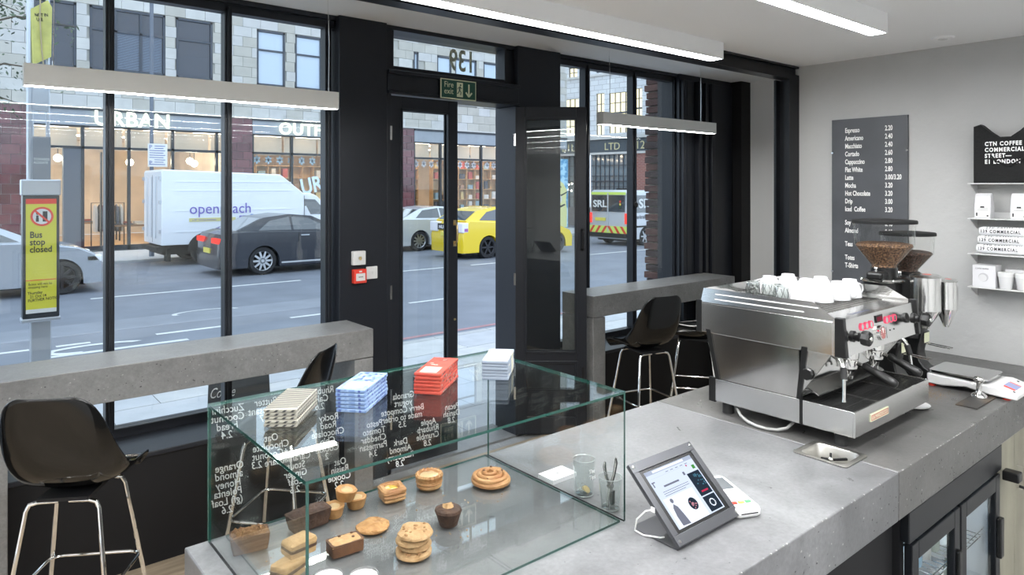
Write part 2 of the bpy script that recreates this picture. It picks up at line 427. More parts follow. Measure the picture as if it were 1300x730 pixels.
ceiling_strip(-1.5, 3.20, -1.55, -1.47, 'third white ceiling strip behind the viewer, added as fill light')
ceiling_strip(-1.5, 3.20, -2.35, -2.27, 'fourth white ceiling strip behind the viewer, added as fill light')
ceiling_strip(-3.0, -.4, 1.285, 1.365, 'unseen white ceiling strip left of the counter, added to brighten the ceiling')  # added out of view, like the one below, for more light on the ceiling
ceiling_strip(-3.0, -.4, 2.10, 2.186, 'unseen white ceiling strip at left by the beam, added to brighten the ceiling')
def pendant(x0, x1, y, z0, label, wires):
    t = thing('pendant_light', label, 'light', (x0, y, z0)); W = x1-x0; D = .075; H = .105
    MB().box(0, W, 0, .004, 0, H).box(0, W, D-.004, D, 0, H).box(0, .004, .0042, D-.0042, 0, H).box(W-.004, W, .0042, D-.0042, 0, H).box(.0042, W-.0042, .0042, D-.0042, H-.004, H-.0002).build('housing', pend_white, t)
    MB().box(.005, W-.005, .0045, D-.0045, .004, .012).build('diffuser', led_p, t)
    for xx in wires:
        MB().tube([(xx, D/2, H), (xx+.004, D/2, H+.3), (xx-.006, D/2, 3.2-z0)], .0022, 6).build('suspension_wire', bright_steel, t)
        MB().lathe([(.004,H),(.004,H+.025),(.002,H+.027)], (xx, D/2, 0), 8).build('wire_grip', bright_steel, t)
pendant(.322, 1.928, 4.0, 2.03+.487, 'long white pendant strip light over the window bar at left', (.12, 1.555))
pendant(4.305, 5.94, 3.98, 2.03+.532, 'long white pendant strip light over the bar right of the open door', (.12, 1.43))
t = thing('ceiling_sensor', 'small flat white disc set in the ceiling near the grey wall', 'sensor', (3.96, 1.317, ZC))
MB().lathe([(0,-.008),(.05,-.008),(.055,0)], (0,0,0), 24).build('disc', ceil_m, t, smooth=True)
MB().lathe([(0,-.012),(.02,-.012),(.022,-.007)], (0,0,0), 16).build('lens', white_metal, t)
# ------------------------------------------------------------------ window bars
def pits(m, x0, x1, z0, z1, y, n, seed, axis='y'):
    rnd = random.Random(seed)
    for i in range(n):
        x = rnd.uniform(x0, x1); z = rnd.uniform(z0, z1); r = rnd.uniform(.0015, .0045)
        pts = [(x+r*rnd.uniform(.6,1.3)*math.cos(t), z+r*rnd.uniform(.5,1)*math.sin(t)) for t in [k*math.pi/3 for k in range(6)]]
        vs = [m.v((p[0], y, p[1]) if axis == 'y' else (y, p[0], p[1])) for p in pts]; m.f(vs)
def bar(name, label, x0, x1, legs, seed):
    t = thing(name, label, 'counter', (x0, 3.965, 0), group=None); W = x1-x0; D = .375
    MB().box(0, W, 0, D, .952, 1.13).build('slab', [concrete], t, bevel=.004)
    for a, b in legs: MB().box(a-x0, b-x0, .004, D, 0, .946).build('leg', [concrete], t, bevel=.004)
    m = MB(); pits(m, .02, W-.02, .96, 1.12, -.0006, int(40*W), seed); m.build('casting_pits', pit, t)['kind'] = 'stuff'
    m = MB(); pits(m, .02, W-.02, .96, 1.10, -.0007, int(22*W), seed+5); m.build('pale_chips', chip, t)['kind'] = 'stuff'
bar('window_bar', 'long grey concrete bar across the left window', -1.6, 2.148, [(-1.0,-.87),(.12,.258),(2.02,2.148)], 3)
bar('window_bar', 'shorter grey concrete bar below the window right of the open door', 4.175, 6.24, [(4.175,4.32),(6.10,6.24)], 8)

# ------------------------------------------------------------------ stools
def make_stool(label, loc, rz):
    t = thing('bar_stool', label, 'stool', loc, rz, group='black shell bar stools at the window bars')
    prof = [(.245,-.045,.165),(.25,-.015,.19),(.235,.008,.208),(.18,.010,.222),(.08,-.004,.23),(-.02,-.014,.232),(-.10,.0,.232),(-.165,.050,.23),(-.208,.125,.226),(-.234,.215,.215),(-.253,.305,.198),(-.266,.375,.175),(-.272,.412,.14),(-.274,.426,.10)]
    curl = [0,.01,.02,.04,.065,.085,.10,.105,.09,.065,.045,.03,.018,.01]
    n = len(prof); nv = 16; m = MB(); rows = []
    for i, (y, z, w_) in enumerate(prof):
        a = Vector(prof[max(i-1,0)][:2]); b = Vector(prof[min(i+1,n-1)][:2]); d = (b-a).normalized(); nrm = Vector((-d.y, d.x))
        if nrm.dot(Vector((1,1))) < 0: nrm = -nrm
        row = []
        for k in range(nv+1):
            u = -1+2*k/nv; c = curl[i]*abs(u)**2.6
            row.append(m.v((w_*math.sin(u*1.35)/math.sin(1.35), y+nrm.x*c, .768+z+nrm.y*c)))
        rows.append(row)
    for a, b in zip(rows, rows[1:]):
        for k in range(nv): m.f([a[k], a[k+1], b[k+1], b[k]])
    sh = m.build('seat_shell', shell_black, t, smooth=True, sharp=80)
    md = sh.modifiers.new('solid', 'SOLIDIFY'); md.thickness = .008; md.offset = 0
    sd = sh.modifiers.new('sub', 'SUBSURF'); sd.levels = 1; sd.render_levels = 1
    # legs: two chrome hoops under the seat, each leg its own mesh
    for sx in (-1, 1):
        for sy in (-1, 1):
            MB().tube([(sx*.02, sy*.115, .722), (sx*.10, sy*.12, .722), (sx*.13, sy*.125, .715), (sx*.142, sy*.13, .69), (sx*.185, sy*.175, .36), (sx*.235, sy*.225, .0)], .0095, 10).build('leg', chrome, t, smooth=True)
    MB().box(-.10,.10,-.13,.13,.725,.740).build('seat_mount', black_matt, t)
    r = .192; c = .05; pts = []
    for qx, qy, a0 in ((1,1,0),(-1,1,90),(-1,-1,180),(1,-1,270)):
        for s in range(5):
            an = R(a0+s*22.5); pts.append((qx*(r-c)+c*math.cos(an), qy*(r-c)*.96+c*math.sin(an), .345))
    MB().tube(pts, .0075, 8, closed=True).build('footring', chrome, t, smooth=True)
    return t
s0 = make_stool('black shell bar stool at the left bar, whole shell in view, facing the street', (.475, 3.52, 0), R(-32))
def stool(loc, rz, label):
    return dup(s0, loc, rz, label)
stool((1.40, 3.60, 0), R(42), 'black shell bar stool behind the glass pastry case, its back edge-on')
stool((4.38, 3.60, 0), R(-14), 'black shell bar stool at the right bar with its curved back toward the viewer')
stool((5.04, 3.60, 0), R(36), 'black bar stool half hidden behind the espresso machine, seat tucked under the bar')

# ------------------------------------------------------------------ serving counter
CZ = 1.13; CX0 = .478; CX1 = XW-.003; CY0 = .902; CY1 = 1.856; JX = 2.34
ct = thing('serving_counter', 'concrete serving counter with pitted front edge running to the grey wall', 'counter', (0,0,0))
HX0, HX1, HY0, HY1 = 2.25, 2.392, 1.035, 1.190
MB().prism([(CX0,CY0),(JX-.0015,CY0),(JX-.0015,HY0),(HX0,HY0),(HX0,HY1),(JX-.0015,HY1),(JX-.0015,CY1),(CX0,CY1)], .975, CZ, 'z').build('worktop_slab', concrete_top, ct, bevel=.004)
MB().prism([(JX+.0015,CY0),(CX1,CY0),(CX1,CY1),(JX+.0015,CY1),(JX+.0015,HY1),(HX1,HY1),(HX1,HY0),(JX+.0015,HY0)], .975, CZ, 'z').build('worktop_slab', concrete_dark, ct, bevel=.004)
grout = mat('pale_grout', (.27,.27,.28), .6)
MB().box(JX-.0015, JX+.0015, CY0+.003, HY0, .98, CZ-.0006).box(JX-.0015, JX+.0015, HY1, CY1, .98, CZ-.0006).build('joint', grout, ct)
MB().box(CX0, CX0+.14, CY0+.004, CY1, 0, .973).build('end_panel', concrete, ct, bevel=.004)
MB().box(CX0+.14, CX1, CY1-.12, CY1-.06, 0, .973).build('front_panel', concrete, ct)
m = MB(); pits(m, CX0+.03, CX1-.05, .985, 1.12, CY0-.0006, 150, 21); m.build('casting_pits', pit, ct)['kind'] = 'stuff'
m = MB(); pits(m, CX0+.03, CX1-.05, .985, 1.09, CY0-.0007, 90, 22)
rnd = random.Random(3)
m.build('pale_chips', chip, ct)['kind'] = 'stuff'
m = MB()   # chipped arris
for i in range(70):
    x = rnd.uniform(CX0, CX1); a = rnd.uniform(.001,.004)
    m.box(x, x+a*1.6, CY0-.0006, CY0+.0015+a*.3, CZ-.0015-a*.3, CZ+.0003)
m.build('chipped_edge', chip, ct)['kind'] = 'stuff'
# inset steel tray
tr = thing('steel_tray', 'small steel tray sunk in the counter before the espresso machine', 'tray', (2.321, 1.112, CZ))
def rrect(hx, hy, r, n=5):
    P = []
    for qx, qy, a0 in ((1,1,0),(-1,1,90),(-1,-1,180),(1,-1,270)):
        for s in range(n): an = R(a0+90*s/(n-1)); P.append((qx*(hx-r)+r*math.cos(an), qy*(hy-r)+r*math.sin(an)))
    return P
m = MB()
Ls = [(.082,.0915,.014,.0008),(.083,.0925,.015,.003),(.078,.0875,.014,.004),(.068,.0745,.024,.0035),(.065,.072,.024,-.002),(.058,.066,.022,-.062),(.050,.058,.02,-.066)]
m.layers([[(x,y,z) for x,y in rrect(a,b,r)] for a,b,r,z in Ls], cap=False); m.f([m.v((x,y,-.066)) for x,y in rrect(.050,.058,.02)])
m.build('basin', tray_steel, tr, smooth=True, sharp=50)
fn = thing('rinser_blades', 'black four-armed rinser with steel hub inside the sunken steel tray', 'rinser', (2.316, 1.108, CZ-.018))
for a in (-35, 25, 110, 145):
    MB(Matrix.Rotation(R(a),4,'Z')).box(.004,.058 if a != 110 else .03,-.0035,.0035,-.002,.005).build('arm', black_matt, fn)
MB().lathe([(.012,-.044),(.010,-.004),(.009,.006),(.004,.010)],(0,0,0),14).build('hub', chrome, fn, smooth=True)

# under-counter: dark voids, fridge, plywood
pl = thing('under_counter_cabinet', 'black cabinet under the counter beside the bottle fridge', 'cabinet', (0,0,0))
MB().box(CX0+.15, 2.44, CY0+.06, CY0+.08, .05, .972).build('front_panel', black_matt, pl)
fr = thing('bottle_fridge', 'black under-counter bottle fridge with two glass doors', 'fridge', (2.45, CY0+.02, 0))
FW = .955
MB().box(0,FW,.02,.5,0,.03).box(0,FW,.02,.5,.93,.95).box(0,.03,.02,.5,.03,.93).box(FW-.03,FW,.02,.5,.03,.93).box(.03,FW-.03,.48,.5,.03,.93).build('carcass', black_matt, fr)
MB().box(0,FW,-.01,.02,.86,.965).build('top_grille', black_steel, fr, bevel=.004)
inner = mat('fridge_liner', (.62,.66,.70), .4)
MB().box(.031,FW-.031,.46,.479,.03,.93).box(.031,.036,.03,.46,.03,.93).box(FW-.036,FW-.031,.03,.46,.03,.93).build('liner', inner, fr)
for i, (a, b) in enumerate(((.02,.46),(.475,.925))):
    dr = MB().box(a,a+.055,-.012,.015,.05,.85).box(b-.055,b,-.012,.015,.05,.85).box(a+.055,b-.055,-.012,.015,.05,.11).box(a+.055,b-.055,-.012,.015,.79,.85).build('door', black_steel, fr, bevel=.003)
    MB().box(a+.055,b-.055,-.002,.004,.11,.79).build('pane', fridge_glass, dr)
    if i: MB().box(b-.05,b-.012,-.030,-.012,.52,.68).build('handle', black_plastic, dr, bevel=.004)
    else: MB().box(b-.045,b-.012,-.026,-.012,.50,.70).build('handle', black_plastic, dr, bevel=.004)
fl = emis('fridge_lamp', (.70,.86,1.0), 26)
MB().box(.04,FW-.04,.022,.03,.90,.925).build('lamp', fl, fr)
for z in (.30,.58,.80):
    m = MB()
    for i in range(24): m.tube([(.04+i*.0375,.05,z),(.04+i*.0375,.45,z)], .002, 4)
    m.tube([(.036,.05,z),(FW-.036,.05,z)], .0035, 6); m.tube([(.036,.045,z+.03),(FW-.036,.045,z+.03)], .003, 6); m.build('wire_shelf', chrome, fr)
cols = [(.75,.85,.9),(.25,.45,.62),(.85,.85,.82),(.3,.36,.3)]
bottle_proto = {}
for z in (.302,.582):
    for i in range(9):
        x = 2.45+.09+i*.088
        ci = (i+int(z*10)) % 4
        if ci not in bottle_proto:
            bt = thing('drink_bottle', '', 'bottle', (x, 1.06, z))
            MB().lathe([(0,0),(.026,0),(.028,.01),(.028,.11),(.012,.16),(.011,.185),(0,.185)],(0,0,0),14).build('body', mat('bottle_%d' % ci, cols[ci], .15, coat=.4), bt, smooth=True)
            MB().lathe([(.0125,.186),(.0125,.198),(0,.198)],(0,0,0),10).build('cap', white_metal, bt)
            bottle_proto[ci] = bt
        else: bt = dup(bottle_proto[ci], (x, 1.06, z))
        bt['label'] = '%s drink bottle, %s from the left on the %s fridge shelf' % (['pale blue','deep blue','white','dark green'][ci], ORD[i], 'lowest' if z < .5 else 'middle'); bt['group'] = 'bottles inside the fridge'
lv = thing('lever_latch', 'small black lever with ball tip beside the fridge', 'handle', (3.42, CY0-.045, .83))
MB().box(0,.05,.0,.06,-.02,.02).build('bracket', black_plastic, lv, bevel=.005)
MB().tube([(.01,0,-.03),(.05,-.05,-.05),(.085,-.08,-.075)], .006, 8).lathe([(0,-.012),(.012,0),(0,.012)],(.09,-.085,-.08),12).build('lever', black_plastic, lv, smooth=True)
ply = mat('grey_plywood', (.30,.285,.22), .6, var=.25, scale=5, stretch=(1,1,.4), detail=6)
pc = thing('plywood_cabinet', 'grey-brown plywood cabinet fronts right of the bottle fridge', 'cabinet', (3.45, CY0+.03, 0))
MB().box(0,.20,0,.02,.02,.968).build('door', ply, pc); d2 = MB().box(.205,.75,0,.02,.02,.968).build('door', ply, pc)
MB().tube([(.23,-.002,.80),(.23,-.03,.80),(.23,-.03,.70),(.23,-.002,.70)], .006, 8).build('handle', chrome, d2, smooth=True)

# ------------------------------------------------------------------ glass pastry case
gx0, gx1, gy0, gy1, gz1 = .532, 1.432, 1.243, 1.862-.012, 1.480
gc = thing('pastry_case', 'open-backed glass pastry case with handwritten panel on the counter', 'display case', (gx0, gy0, CZ))
W = gx1-gx0; D = gy1-gy0; H = gz1-CZ; T = .0065
def gpanel(name, x0,x1,y0,y1,z0,z1, thin, edge=green_edge, parent=gc):
    m = MB(); bm = m.bm; m.box(x0,x1,y0,y1,z0,z1)
    for f in bm.faces:
        f.normal_update(); n = f.normal
        f.material_index = 0 if abs(n['xyz'.index(thin)]) > .5 else 1
    return m.build(name, [glass_case, edge], parent)
gpanel('top_panel', 0, W, 0, D, H-T, H, 'z')
back = gpanel('back_panel', 0, W, D-T, D, 0, H-T-.0005, 'y', green_edge_l)
gpanel('side_panel', 0, T, .0005, D-T-.0005, 0, H-T-.0005, 'x')
gpanel('side_panel', W-T, W, .0005, D-T-.0005, 0, H-T-.0005, 'x')
gpanel('base_panel', T+.035, W-T-.012, .003, D-T-.003, 0.0005, .0065, 'z')
# chalk writing, written to be read from the customers' side
notes = [(.052,.335,['Zucchini','Coconut','bread','2.4']),(.055,.185,['Orange','almond','Honey','Polenta','(gf) Loaf','2.6']),
 (.150,.335,['Butter','Croissant','1.7']),(.165,.235,['Oat','Chocolate','+Coconut','Square 2.3']),(.235,.165,['Caramel','Stout','Ginger','Loaf','2.6']),
 (.305,.335,['Rhubarb','Cake','2.6']),(.330,.255,['Rocky','Road','Chocolate','Chip','Cookie','2']),(.365,.120,['Oat','Raisin','Cookie','2.2']),
 (.455,.330,['Almond','Croissant','2.5']),(.475,.205,['Pesto','Tomato','Cheddar','Parmesan','3.4']),
 (.575,.270,['Granola','yogurt','Berry Compote','made to order','3.5']),(.565,.130,['Dark','Almond','Raspberry','2.8']),
 (.665,.170,['Apple','Rhubarb','Crumble','2.8']),(.715,.330,['Pain','au','Chocolat','2.4']),(.755,.200,['Pecan','Danish','2.8']),
 (.850,.320,['Cinnamon','Swirl','2.6'])]
for i, (x, z, ls) in enumerate(notes):
    text('chalk_note', '\n'.join(ls), chalk, gc, (x, D+.0008, z-.018), (R(90), R(-3), R(180)), .0275, .0002, .86, 'CENTER', weight=.0002, shear=.18, lh=.80)

# chocolate bars stacked on the case
def bars(n, loc, rz, label_f, paints, size, group, cat='chocolate'):
    L_, W_, h = size
    rnd = random.Random(int(loc[0]*1000)); last = None
    for i in range(n):
        t = thing('chocolate_bar', label_f(i), cat, (loc[0]+rnd.uniform(-.0015,.0015), loc[1]+rnd.uniform(-.0015,.0015), gz1+.0005+i*h), rz+R(rnd.uniform(-1,1)), group)
        paints(t, i, L_, W_, h)
def ordn(i, n):
    return ['lowest','second from bottom','third from bottom','fourth from bottom','fifth from bottom','sixth from bottom'][i] if i < n-1 else 'topmost'
cream_p = mat('wrapper_cream', (.36,.345,.29), .6); black_p = mat('wrapper_black', (.03,.03,.03), .6)
blue_p = mat('wrapper_blue', (.13,.21,.40), .55, col2=(.23,.33,.50), scale=60, thr=(.45,.55)); navy_p = mat('wrapper_navy', (.05,.08,.25), .6)
red_p = mat('wrapper_red', (.34,.032,.02), .5, col2=(.42,.06,.035), scale=30); darkred_p = mat('wrapper_dark', (.08,.03,.03), .6)
pale_p = mat('wrapper_pale', (.24,.28,.34), .55); yellow_p = mat('wrapper_yellow', (.50,.48,.36), .6); slate_p = mat('wrapper_slate', (.12,.16,.22), .6)
def body(t, m_, L_, W_, h):
    return MB().box(-W_/2, W_/2, -L_/2, L_/2, .0006, h-.0004).build('wrapper', m_, t, bevel=.0018)
def p_stripe(t, i, L_, W_, h):
    body(t, cream_p, L_, W_, h)
    m = MB(); n = 15
    e = .0004
    for k in range(n):      # diagonal black bands on top, front and side
        y = -L_/2+.004+k*L_/n; m.mi = 0
        vs = [m.v(p) for p in ((-W_/2+.0015,y,h-.0004+e),(W_/2-.0015,y+.010,h-.0004+e),(W_/2-.0015,y+.0155,h-.0004+e),(-W_/2+.0015,y+.0055,h-.0004+e))]
        if y+.0155 < L_/2: m.f(vs)
        for sx in (-1,1):
            X = sx*(W_/2+e); yy = y+(.0035 if sx>0 else 0)
            m.f([m.v(p) for p in ((X,yy,.002),(X,yy+.0045,.002),(X,yy+.008,h-.002),(X,yy+.0035,h-.002))])
    for k in range(4):
        x = -W_/2+.004+k*W_/4
        for sy in (-1,1):
            Y = sy*(L_/2+e); m.f([m.v(p) for p in ((x,Y,.002),(x+.007,Y,.002),(x+.013,Y,h-.002),(x+.006,Y,h-.002))])
    m.build('stripe_print', black_p, t)
def p_blue(t, i, L_, W_, h):
    body(t, blue_p, L_, W_, h); rnd = random.Random(i)
    m = MB()
    for k in range(9):
        y = rnd.uniform(-L_/2+.01, L_/2-.01); sz = rnd.uniform(.003,.007); X = W_/2+.0004
        m.f([m.v(p) for p in ((X,y,.002),(X,y+sz,.003),(X,y+sz*.8,h-.002),(X,y+sz*.2,h-.003))])
    for k in range(2):
        x = -W_/2+.006+k*.052; Y = -L_/2-.0004
        m.f([m.v(p) for p in ((x,Y,.002),(x+.006,Y,.002),(x+.007,Y,h-.003),(x+.001,Y,h-.002))])
    for k in range(22):
        x = rnd.uniform(-W_/2+.006, W_/2-.014); y = rnd.uniform(-.01, L_/2-.016); Z = h-.0004+.0004
        m.f([m.v(p) for p in ((x,y,Z),(x+.008,y+.001,Z),(x+.007,y+.012,Z),(x+.001,y+.008,Z))])
    m.build('animal_print', navy_p, t)
    MB().box(-.024,.024,-L_/2+.012,-.012,h-.0003,h+.0001).build('title_label', cream_p, t)
def p_red(t, i, L_, W_, h):
    body(t, red_p, L_, W_, h); rnd = random.Random(i+4); m = MB(); m2 = MB()
    for k in range(8):
        y = rnd.uniform(-L_/2+.01, L_/2-.015); sz = rnd.uniform(.006,.012); X = W_/2+.0004
        (m if k % 2 else m2).f([q.v(p) for q in [(m if k % 2 else m2)] for p in ((X,y,.002),(X,y+sz,.003),(X,y+sz*.8,h-.002),(X,y+sz*.2,h-.003))])
    for k in range(7):
        x = rnd.uniform(-W_/2+.006, W_/2-.015); y = rnd.uniform(-.01, L_/2-.016); Z = h
        q = (m if k % 2 else m2); q.f([q.v(p) for p in ((x,y,Z),(x+.011,y+.002,Z),(x+.009,y+.012,Z),(x+.001,y+.008,Z))])
    m.build('dark_print', darkred_p, t); m2.build('pale_print', cream_p, t)
    MB().box(-.026,.022,-L_/2+.010,-.020,h-.0003,h+.0001).build('title_label', cream_p, t)
def p_pale(t, i, L_, W_, h):
    body(t, pale_p, L_, W_, h)
    m = MB(); m.box(-W_/2+.002,W_/2+.0004,-L_/2+.02,-L_/2+.045,h-.0005,h+.0001).box(-W_/2+.002,W_/2+.0004,.015,.045,h-.0005,h+.0001); m.box(W_/2-.0002,W_/2+.0004,.005,.05,.001,h-.001); m.build('pale_band', yellow_p, t)
    MB().box(-W_/2-.0003,W_/2+.0003,-L_/2-.0003,L_/2+.0003,.0006,.0016).build('seam', slate_p, t)
sz = (.128, .060, .0095)
bars(5, (.659,1.621), R(-40), lambda i: 'black and cream striped chocolate bar, %s of its stack' % ordn(i,5), p_stripe, (.165,.076,.0086), 'striped chocolate bars on the case')
bars(6, (.838,1.603), R(-49), lambda i: 'pale blue printed chocolate bar, %s of its stack' % ordn(i,6), p_blue, (.160,.076,.0096), 'blue chocolate bars on the case')
bars(6, (1.070,1.612), R(-50), lambda i: 'red printed chocolate bar, %s of its stack' % ordn(i,6), p_red, (.175,.074,.0094), 'red chocolate bars on the case')
bars(6, (1.282,1.603), R(-47), lambda i: 'pale grey-blue chocolate bar with cream band, %s of its stack' % ordn(i,6), p_pale, (.150,.075,.0092), 'pale chocolate bars on the case')
# ------------------------------------------------------------------ pastries
crust = mat('crust_golden', (0.248,0.113,0.032), .6, col2=(0.397,0.225,0.086), scale=22, bump=.4, bscale=60)
flaky = mat('flaky_pastry', (0.258,0.108,0.032), .55, col2=(0.422,0.260,0.108), scale=14, bump=.5, bscale=50, stretch=(1,1,3))
choc = mat('chocolate_cake', (.022,.011,.006), .75, col2=(.06,.028,.014), scale=40, bump=.6, bscale=70)
crumb = mat('pale_crumb', (0.298,0.174,0.072), .8, col2=(0.387,0.260,0.129), scale=50, bump=.5, bscale=80)
oat = mat('oat_crumble', (0.139,0.061,0.021), .8, col2=(0.288,0.165,0.072), scale=70, bump=.8, bscale=90)
darkcrust = mat('dark_crust', (.05,.022,.009), .65, col2=(.12,.05,.018), scale=20, bump=.3, bscale=60)
cookie_m = mat('cookie', (0.288,0.165,0.068), .85, col2=(0.397,0.269,0.137), scale=45, bump=.7, bscale=60)
egg = mat('custard', (0.387,0.195,0.011), .25, coat=.5, col2=(0.422,0.269,0.043), scale=25)
custard = mat('pale_custard', (0.406,0.295,0.151), .3, coat=.3)
blond = mat('blond_bar', (0.273,0.165,0.065), .75, col2=(0.377,0.252,0.119), scale=25, bump=.5, bscale=50)
BZ = CZ+.0068
def nz(p, s, a, seed=0): return a*noise.noise(Vector((p[0]*s+seed*7.3, p[1]*s+seed*3.1, p[2]*s)))
def lump(m, prof, seg=28, s=40, a=.004, seed=0, sq=0.0, c=(0,0,0), tw=0):
    rows = []
    for r, h in prof:
        row = []
        for i in range(seg):
            t = 2*math.pi*i/seg; x, y = r*math.cos(t), r*math.sin(t)
            if sq: k = 1/max(abs(math.cos(t)), abs(math.sin(t))); k = 1+(k-1)*sq; x *= k; y *= k
            q = (x, y, h); n_ = nz(q, s, a, seed)
            row.append(m.v((c[0]+x+n_*.7*math.cos(t), c[1]+y+n_*.7*math.sin(t), c[2]+h+(n_ if h > .004 else 0))))
        rows.append(row)
    for A, B in zip(rows, rows[1:]):
        for i in range(seg): m.f([A[i], A[(i+1)%seg], B[(i+1)%seg], B[i]])
    m.f(rows[0][::-1]); m.f(rows[-1]); return m
def loafslice(t, L_, W_, H_, taper, body_m, top_m, dome=.006, seed=0, rough=.004):
    """rectangular loaf piece: local x long, top surface separate"""
    nx, ny = 30, 18
    m = MB(); rings = []
    for z, k in ((0,1-taper),(H_*.5,1-taper*.4),(H_,1)):
        ring = [( x*k, y*k, z) for x, y in rrect(L_/2, W_/2, .006, 4)]
        rings.append([(x+nz((x,y,z),60,.002,seed), y+nz((x,y,z),60,.002,seed+1), z) for x,y,z in ring])
    m.layers(rings); m.build('crust', body_m, t, smooth=True, sharp=50)
    m = MB(); g = []
    for i in range(nx+1):
        row = []
        for j in range(ny+1):
            u, v = -1+2*i/nx, -1+2*j/ny; x, y = u*L_/2*.99, v*W_/2*.99
            e = (1-u**6)*(1-v**6)
            row.append(m.v((x, y, H_-.003+dome*e*(1-v*v*.5)+(nz((x,y,0),90,rough,seed)+nz((x,y,0),200,rough*.6,seed)) * e+.003*e)))
        g.append(row)
    for a, b in zip(g, g[1:]):
        for j in range(ny): m.f([a[j], a[j+1], b[j+1], b[j]])
    m.build('top_crumb', top_m, t, smooth=True)
def item(name, label, x, y, rz=0, group=None, z=BZ, cat='pastry'): return thing(name, label, cat, (x, y, z), R(rz), group)

t = item('cake_slice', 'crumble-topped brown loaf piece at the left end of the case', .598, 1.735, -12); loafslice(t, .092, .052, .040, .12, darkcrust, oat, .006, 1, .013)
t = item('cake_slice', 'plain dark chocolate loaf piece behind the chunky blond bar', .758, 1.752, 4); loafslice(t, .112, .05, .040, .14, choc, choc, .010, 2, .003)
t = item('cake_slice', 'raisin loaf slice with pale crumb and dark crust', .775, 1.575, -4); loafslice(t, .082, .05, .028, .02, darkcrust, crumb, .003, 3, .002)
rs = MB(); [lump(rs, [(.001,0),(.004,.001),(.0035,.003),(.001,.004)], 8, 40, 0, 0, c=(x,y,.031)) for x,y in ((.018,-.008),(-.01,.012),(.022,.012))]; rs.build('raisin', darkcrust, t, smooth=True)
tart_prof = [(.022,0),(.024,.004),(.029,.024),(.030,.028),(.027,.030),(.020,.027),(.010,.026),(.001,.027)]
def tart(label, x, y, z=BZ, rx=0):
    t = item('custard_tart', label, x, y, random.random()*90, 'small baked tarts in a heap', z); t.rotation_euler.x = R(rx)
    m = MB(); lump(m, tart_prof, 24, 60, .0025, x*10); m.build('pastry_shell', crust, t, smooth=True)
    m = MB(); lump(m, [(.0185,.0265),(.014,.0285),(.001,.0295)], 18, 80, .002, y*9); m.build('filling', custard, t, smooth=True); return t
tart('small golden tart at the left foot of the heap', .832, 1.760); tart('small golden tart at the right foot of the heap', .905, 1.772)
tart('small golden tart lying on top of the other two', .872, 1.772, BZ+.0300, 8)
t = item('danish_pastry', 'square layered danish with bright orange custard', 1.008, 1.752, -8)
m = MB(); lump(m, [(.030,0),(.033,.004),(.031,.010),(.035,.014),(.032,.020),(.036,.025),(.036,.032),(.031,.037),(.021,.037),(.016,.030),(.001,.029)], 36, 45, .004, 4, sq=.75); m.build('pastry', flaky, t, smooth=True)
m = MB(); lump(m, [(.0185,.032),(.015,.0345),(.001,.0355)], 20, 80, .003, 2); m.build('custard', egg, t, smooth=True)
t = item('danish_pastry', 'round fluted danish filled with pale custard', 1.135, 1.752, 0)
m = MB(); rows = []
for r, h in [(.034,0),(.038,.005),(.037,.012),(.040,.016),(.038,.022),(.040,.028),(.041,.036),(.037,.041),(.031,.040),(.026,.033),(.001,.031)]:
    seg = 56; rows.append([m.v(((r+(.0016*math.sin(i*2*math.pi/seg*18) if h > .025 and r > .024 else 0))*math.cos(i*2*math.pi/seg), (r+(.0016*math.sin(i*2*math.pi/seg*18) if h > .025 and r > .024 else 0))*math.sin(i*2*math.pi/seg), h+(.0014*math.sin(i*2*math.pi/seg*18) if h > .03 and r > .028 else 0))) for i in range(seg)])
for A, B in zip(rows, rows[1:]):
    for i in range(56): m.f([A[i], A[(i+1)%56], B[(i+1)%56], B[i]])
m.f(rows[0][::-1]); m.f(rows[-1]); m.build('pastry', flaky, t, smooth=True)
m = MB(); lump(m, [(.0275,.0345),(.022,.0375),(.001,.0385)], 20, 60, .002, 2); m.build('custard', custard, t, smooth=True)
t = item('cinnamon_swirl', 'large coiled cinnamon swirl bun at the right of the pastries', 1.292, 1.652, 20)
m = MB(); lump(m, [(.050,0),(.059,.006),(.060,.014),(.055,.021),(.03,.026),(.001,.028)], 40, 20, .004, 3); m.build('bun_base', flaky, t, smooth=True)
m = MB(); pts = []; rr = []
for k in range(110):
    a = k/110*2*math.pi*3.2; r_ = .052*(1-k/110)**.85+.003; pts.append((r_*math.cos(a), r_*math.sin(a), .018+.016*(k/110))); rr.append(.0085*(1-.25*k/110))
m.tube(pts, rr, 10); m.build('coil', flaky, t, smooth=True, sharp=80)
m = MB(); [lump(m, [(.001,0),(.004,.001),(.003,.004),(.001,.005)], 8, 40, 0, 0, c=c) for c in ((-.01,.02,.036),(.012,.008,.041),(-.035,-.01,.026),(.03,-.02,.030))]; m.build('raisin', darkcrust, t, smooth=True)
def cookie(name, label, x, y, z, r, h, mt, seed, group=None, rz=0):
    t = item(name, label, x, y, rz, group, z); m = MB()
    lump(m, [(r*.9,0),(r,h*.3),(r*.98,h*.65),(r*.85,h*.92),(r*.55,h),(r*.25,h*1.02),(.001,h)], 36, 55, .0045, seed); m.build('cookie', mt, t, smooth=True); return t
oatc = mat('oat_cookie', (0.223,0.100,0.027), .8, col2=(0.367,0.209,0.079), scale=60, bump=.9, bscale=70)
cookie('oat_cookie', 'single flat round oat cookie in the middle of the case', .882, 1.632, BZ, .043, .011, oatc, 5)
nutm = mat('nut_chunk', (0.248,0.130,0.050), .7)
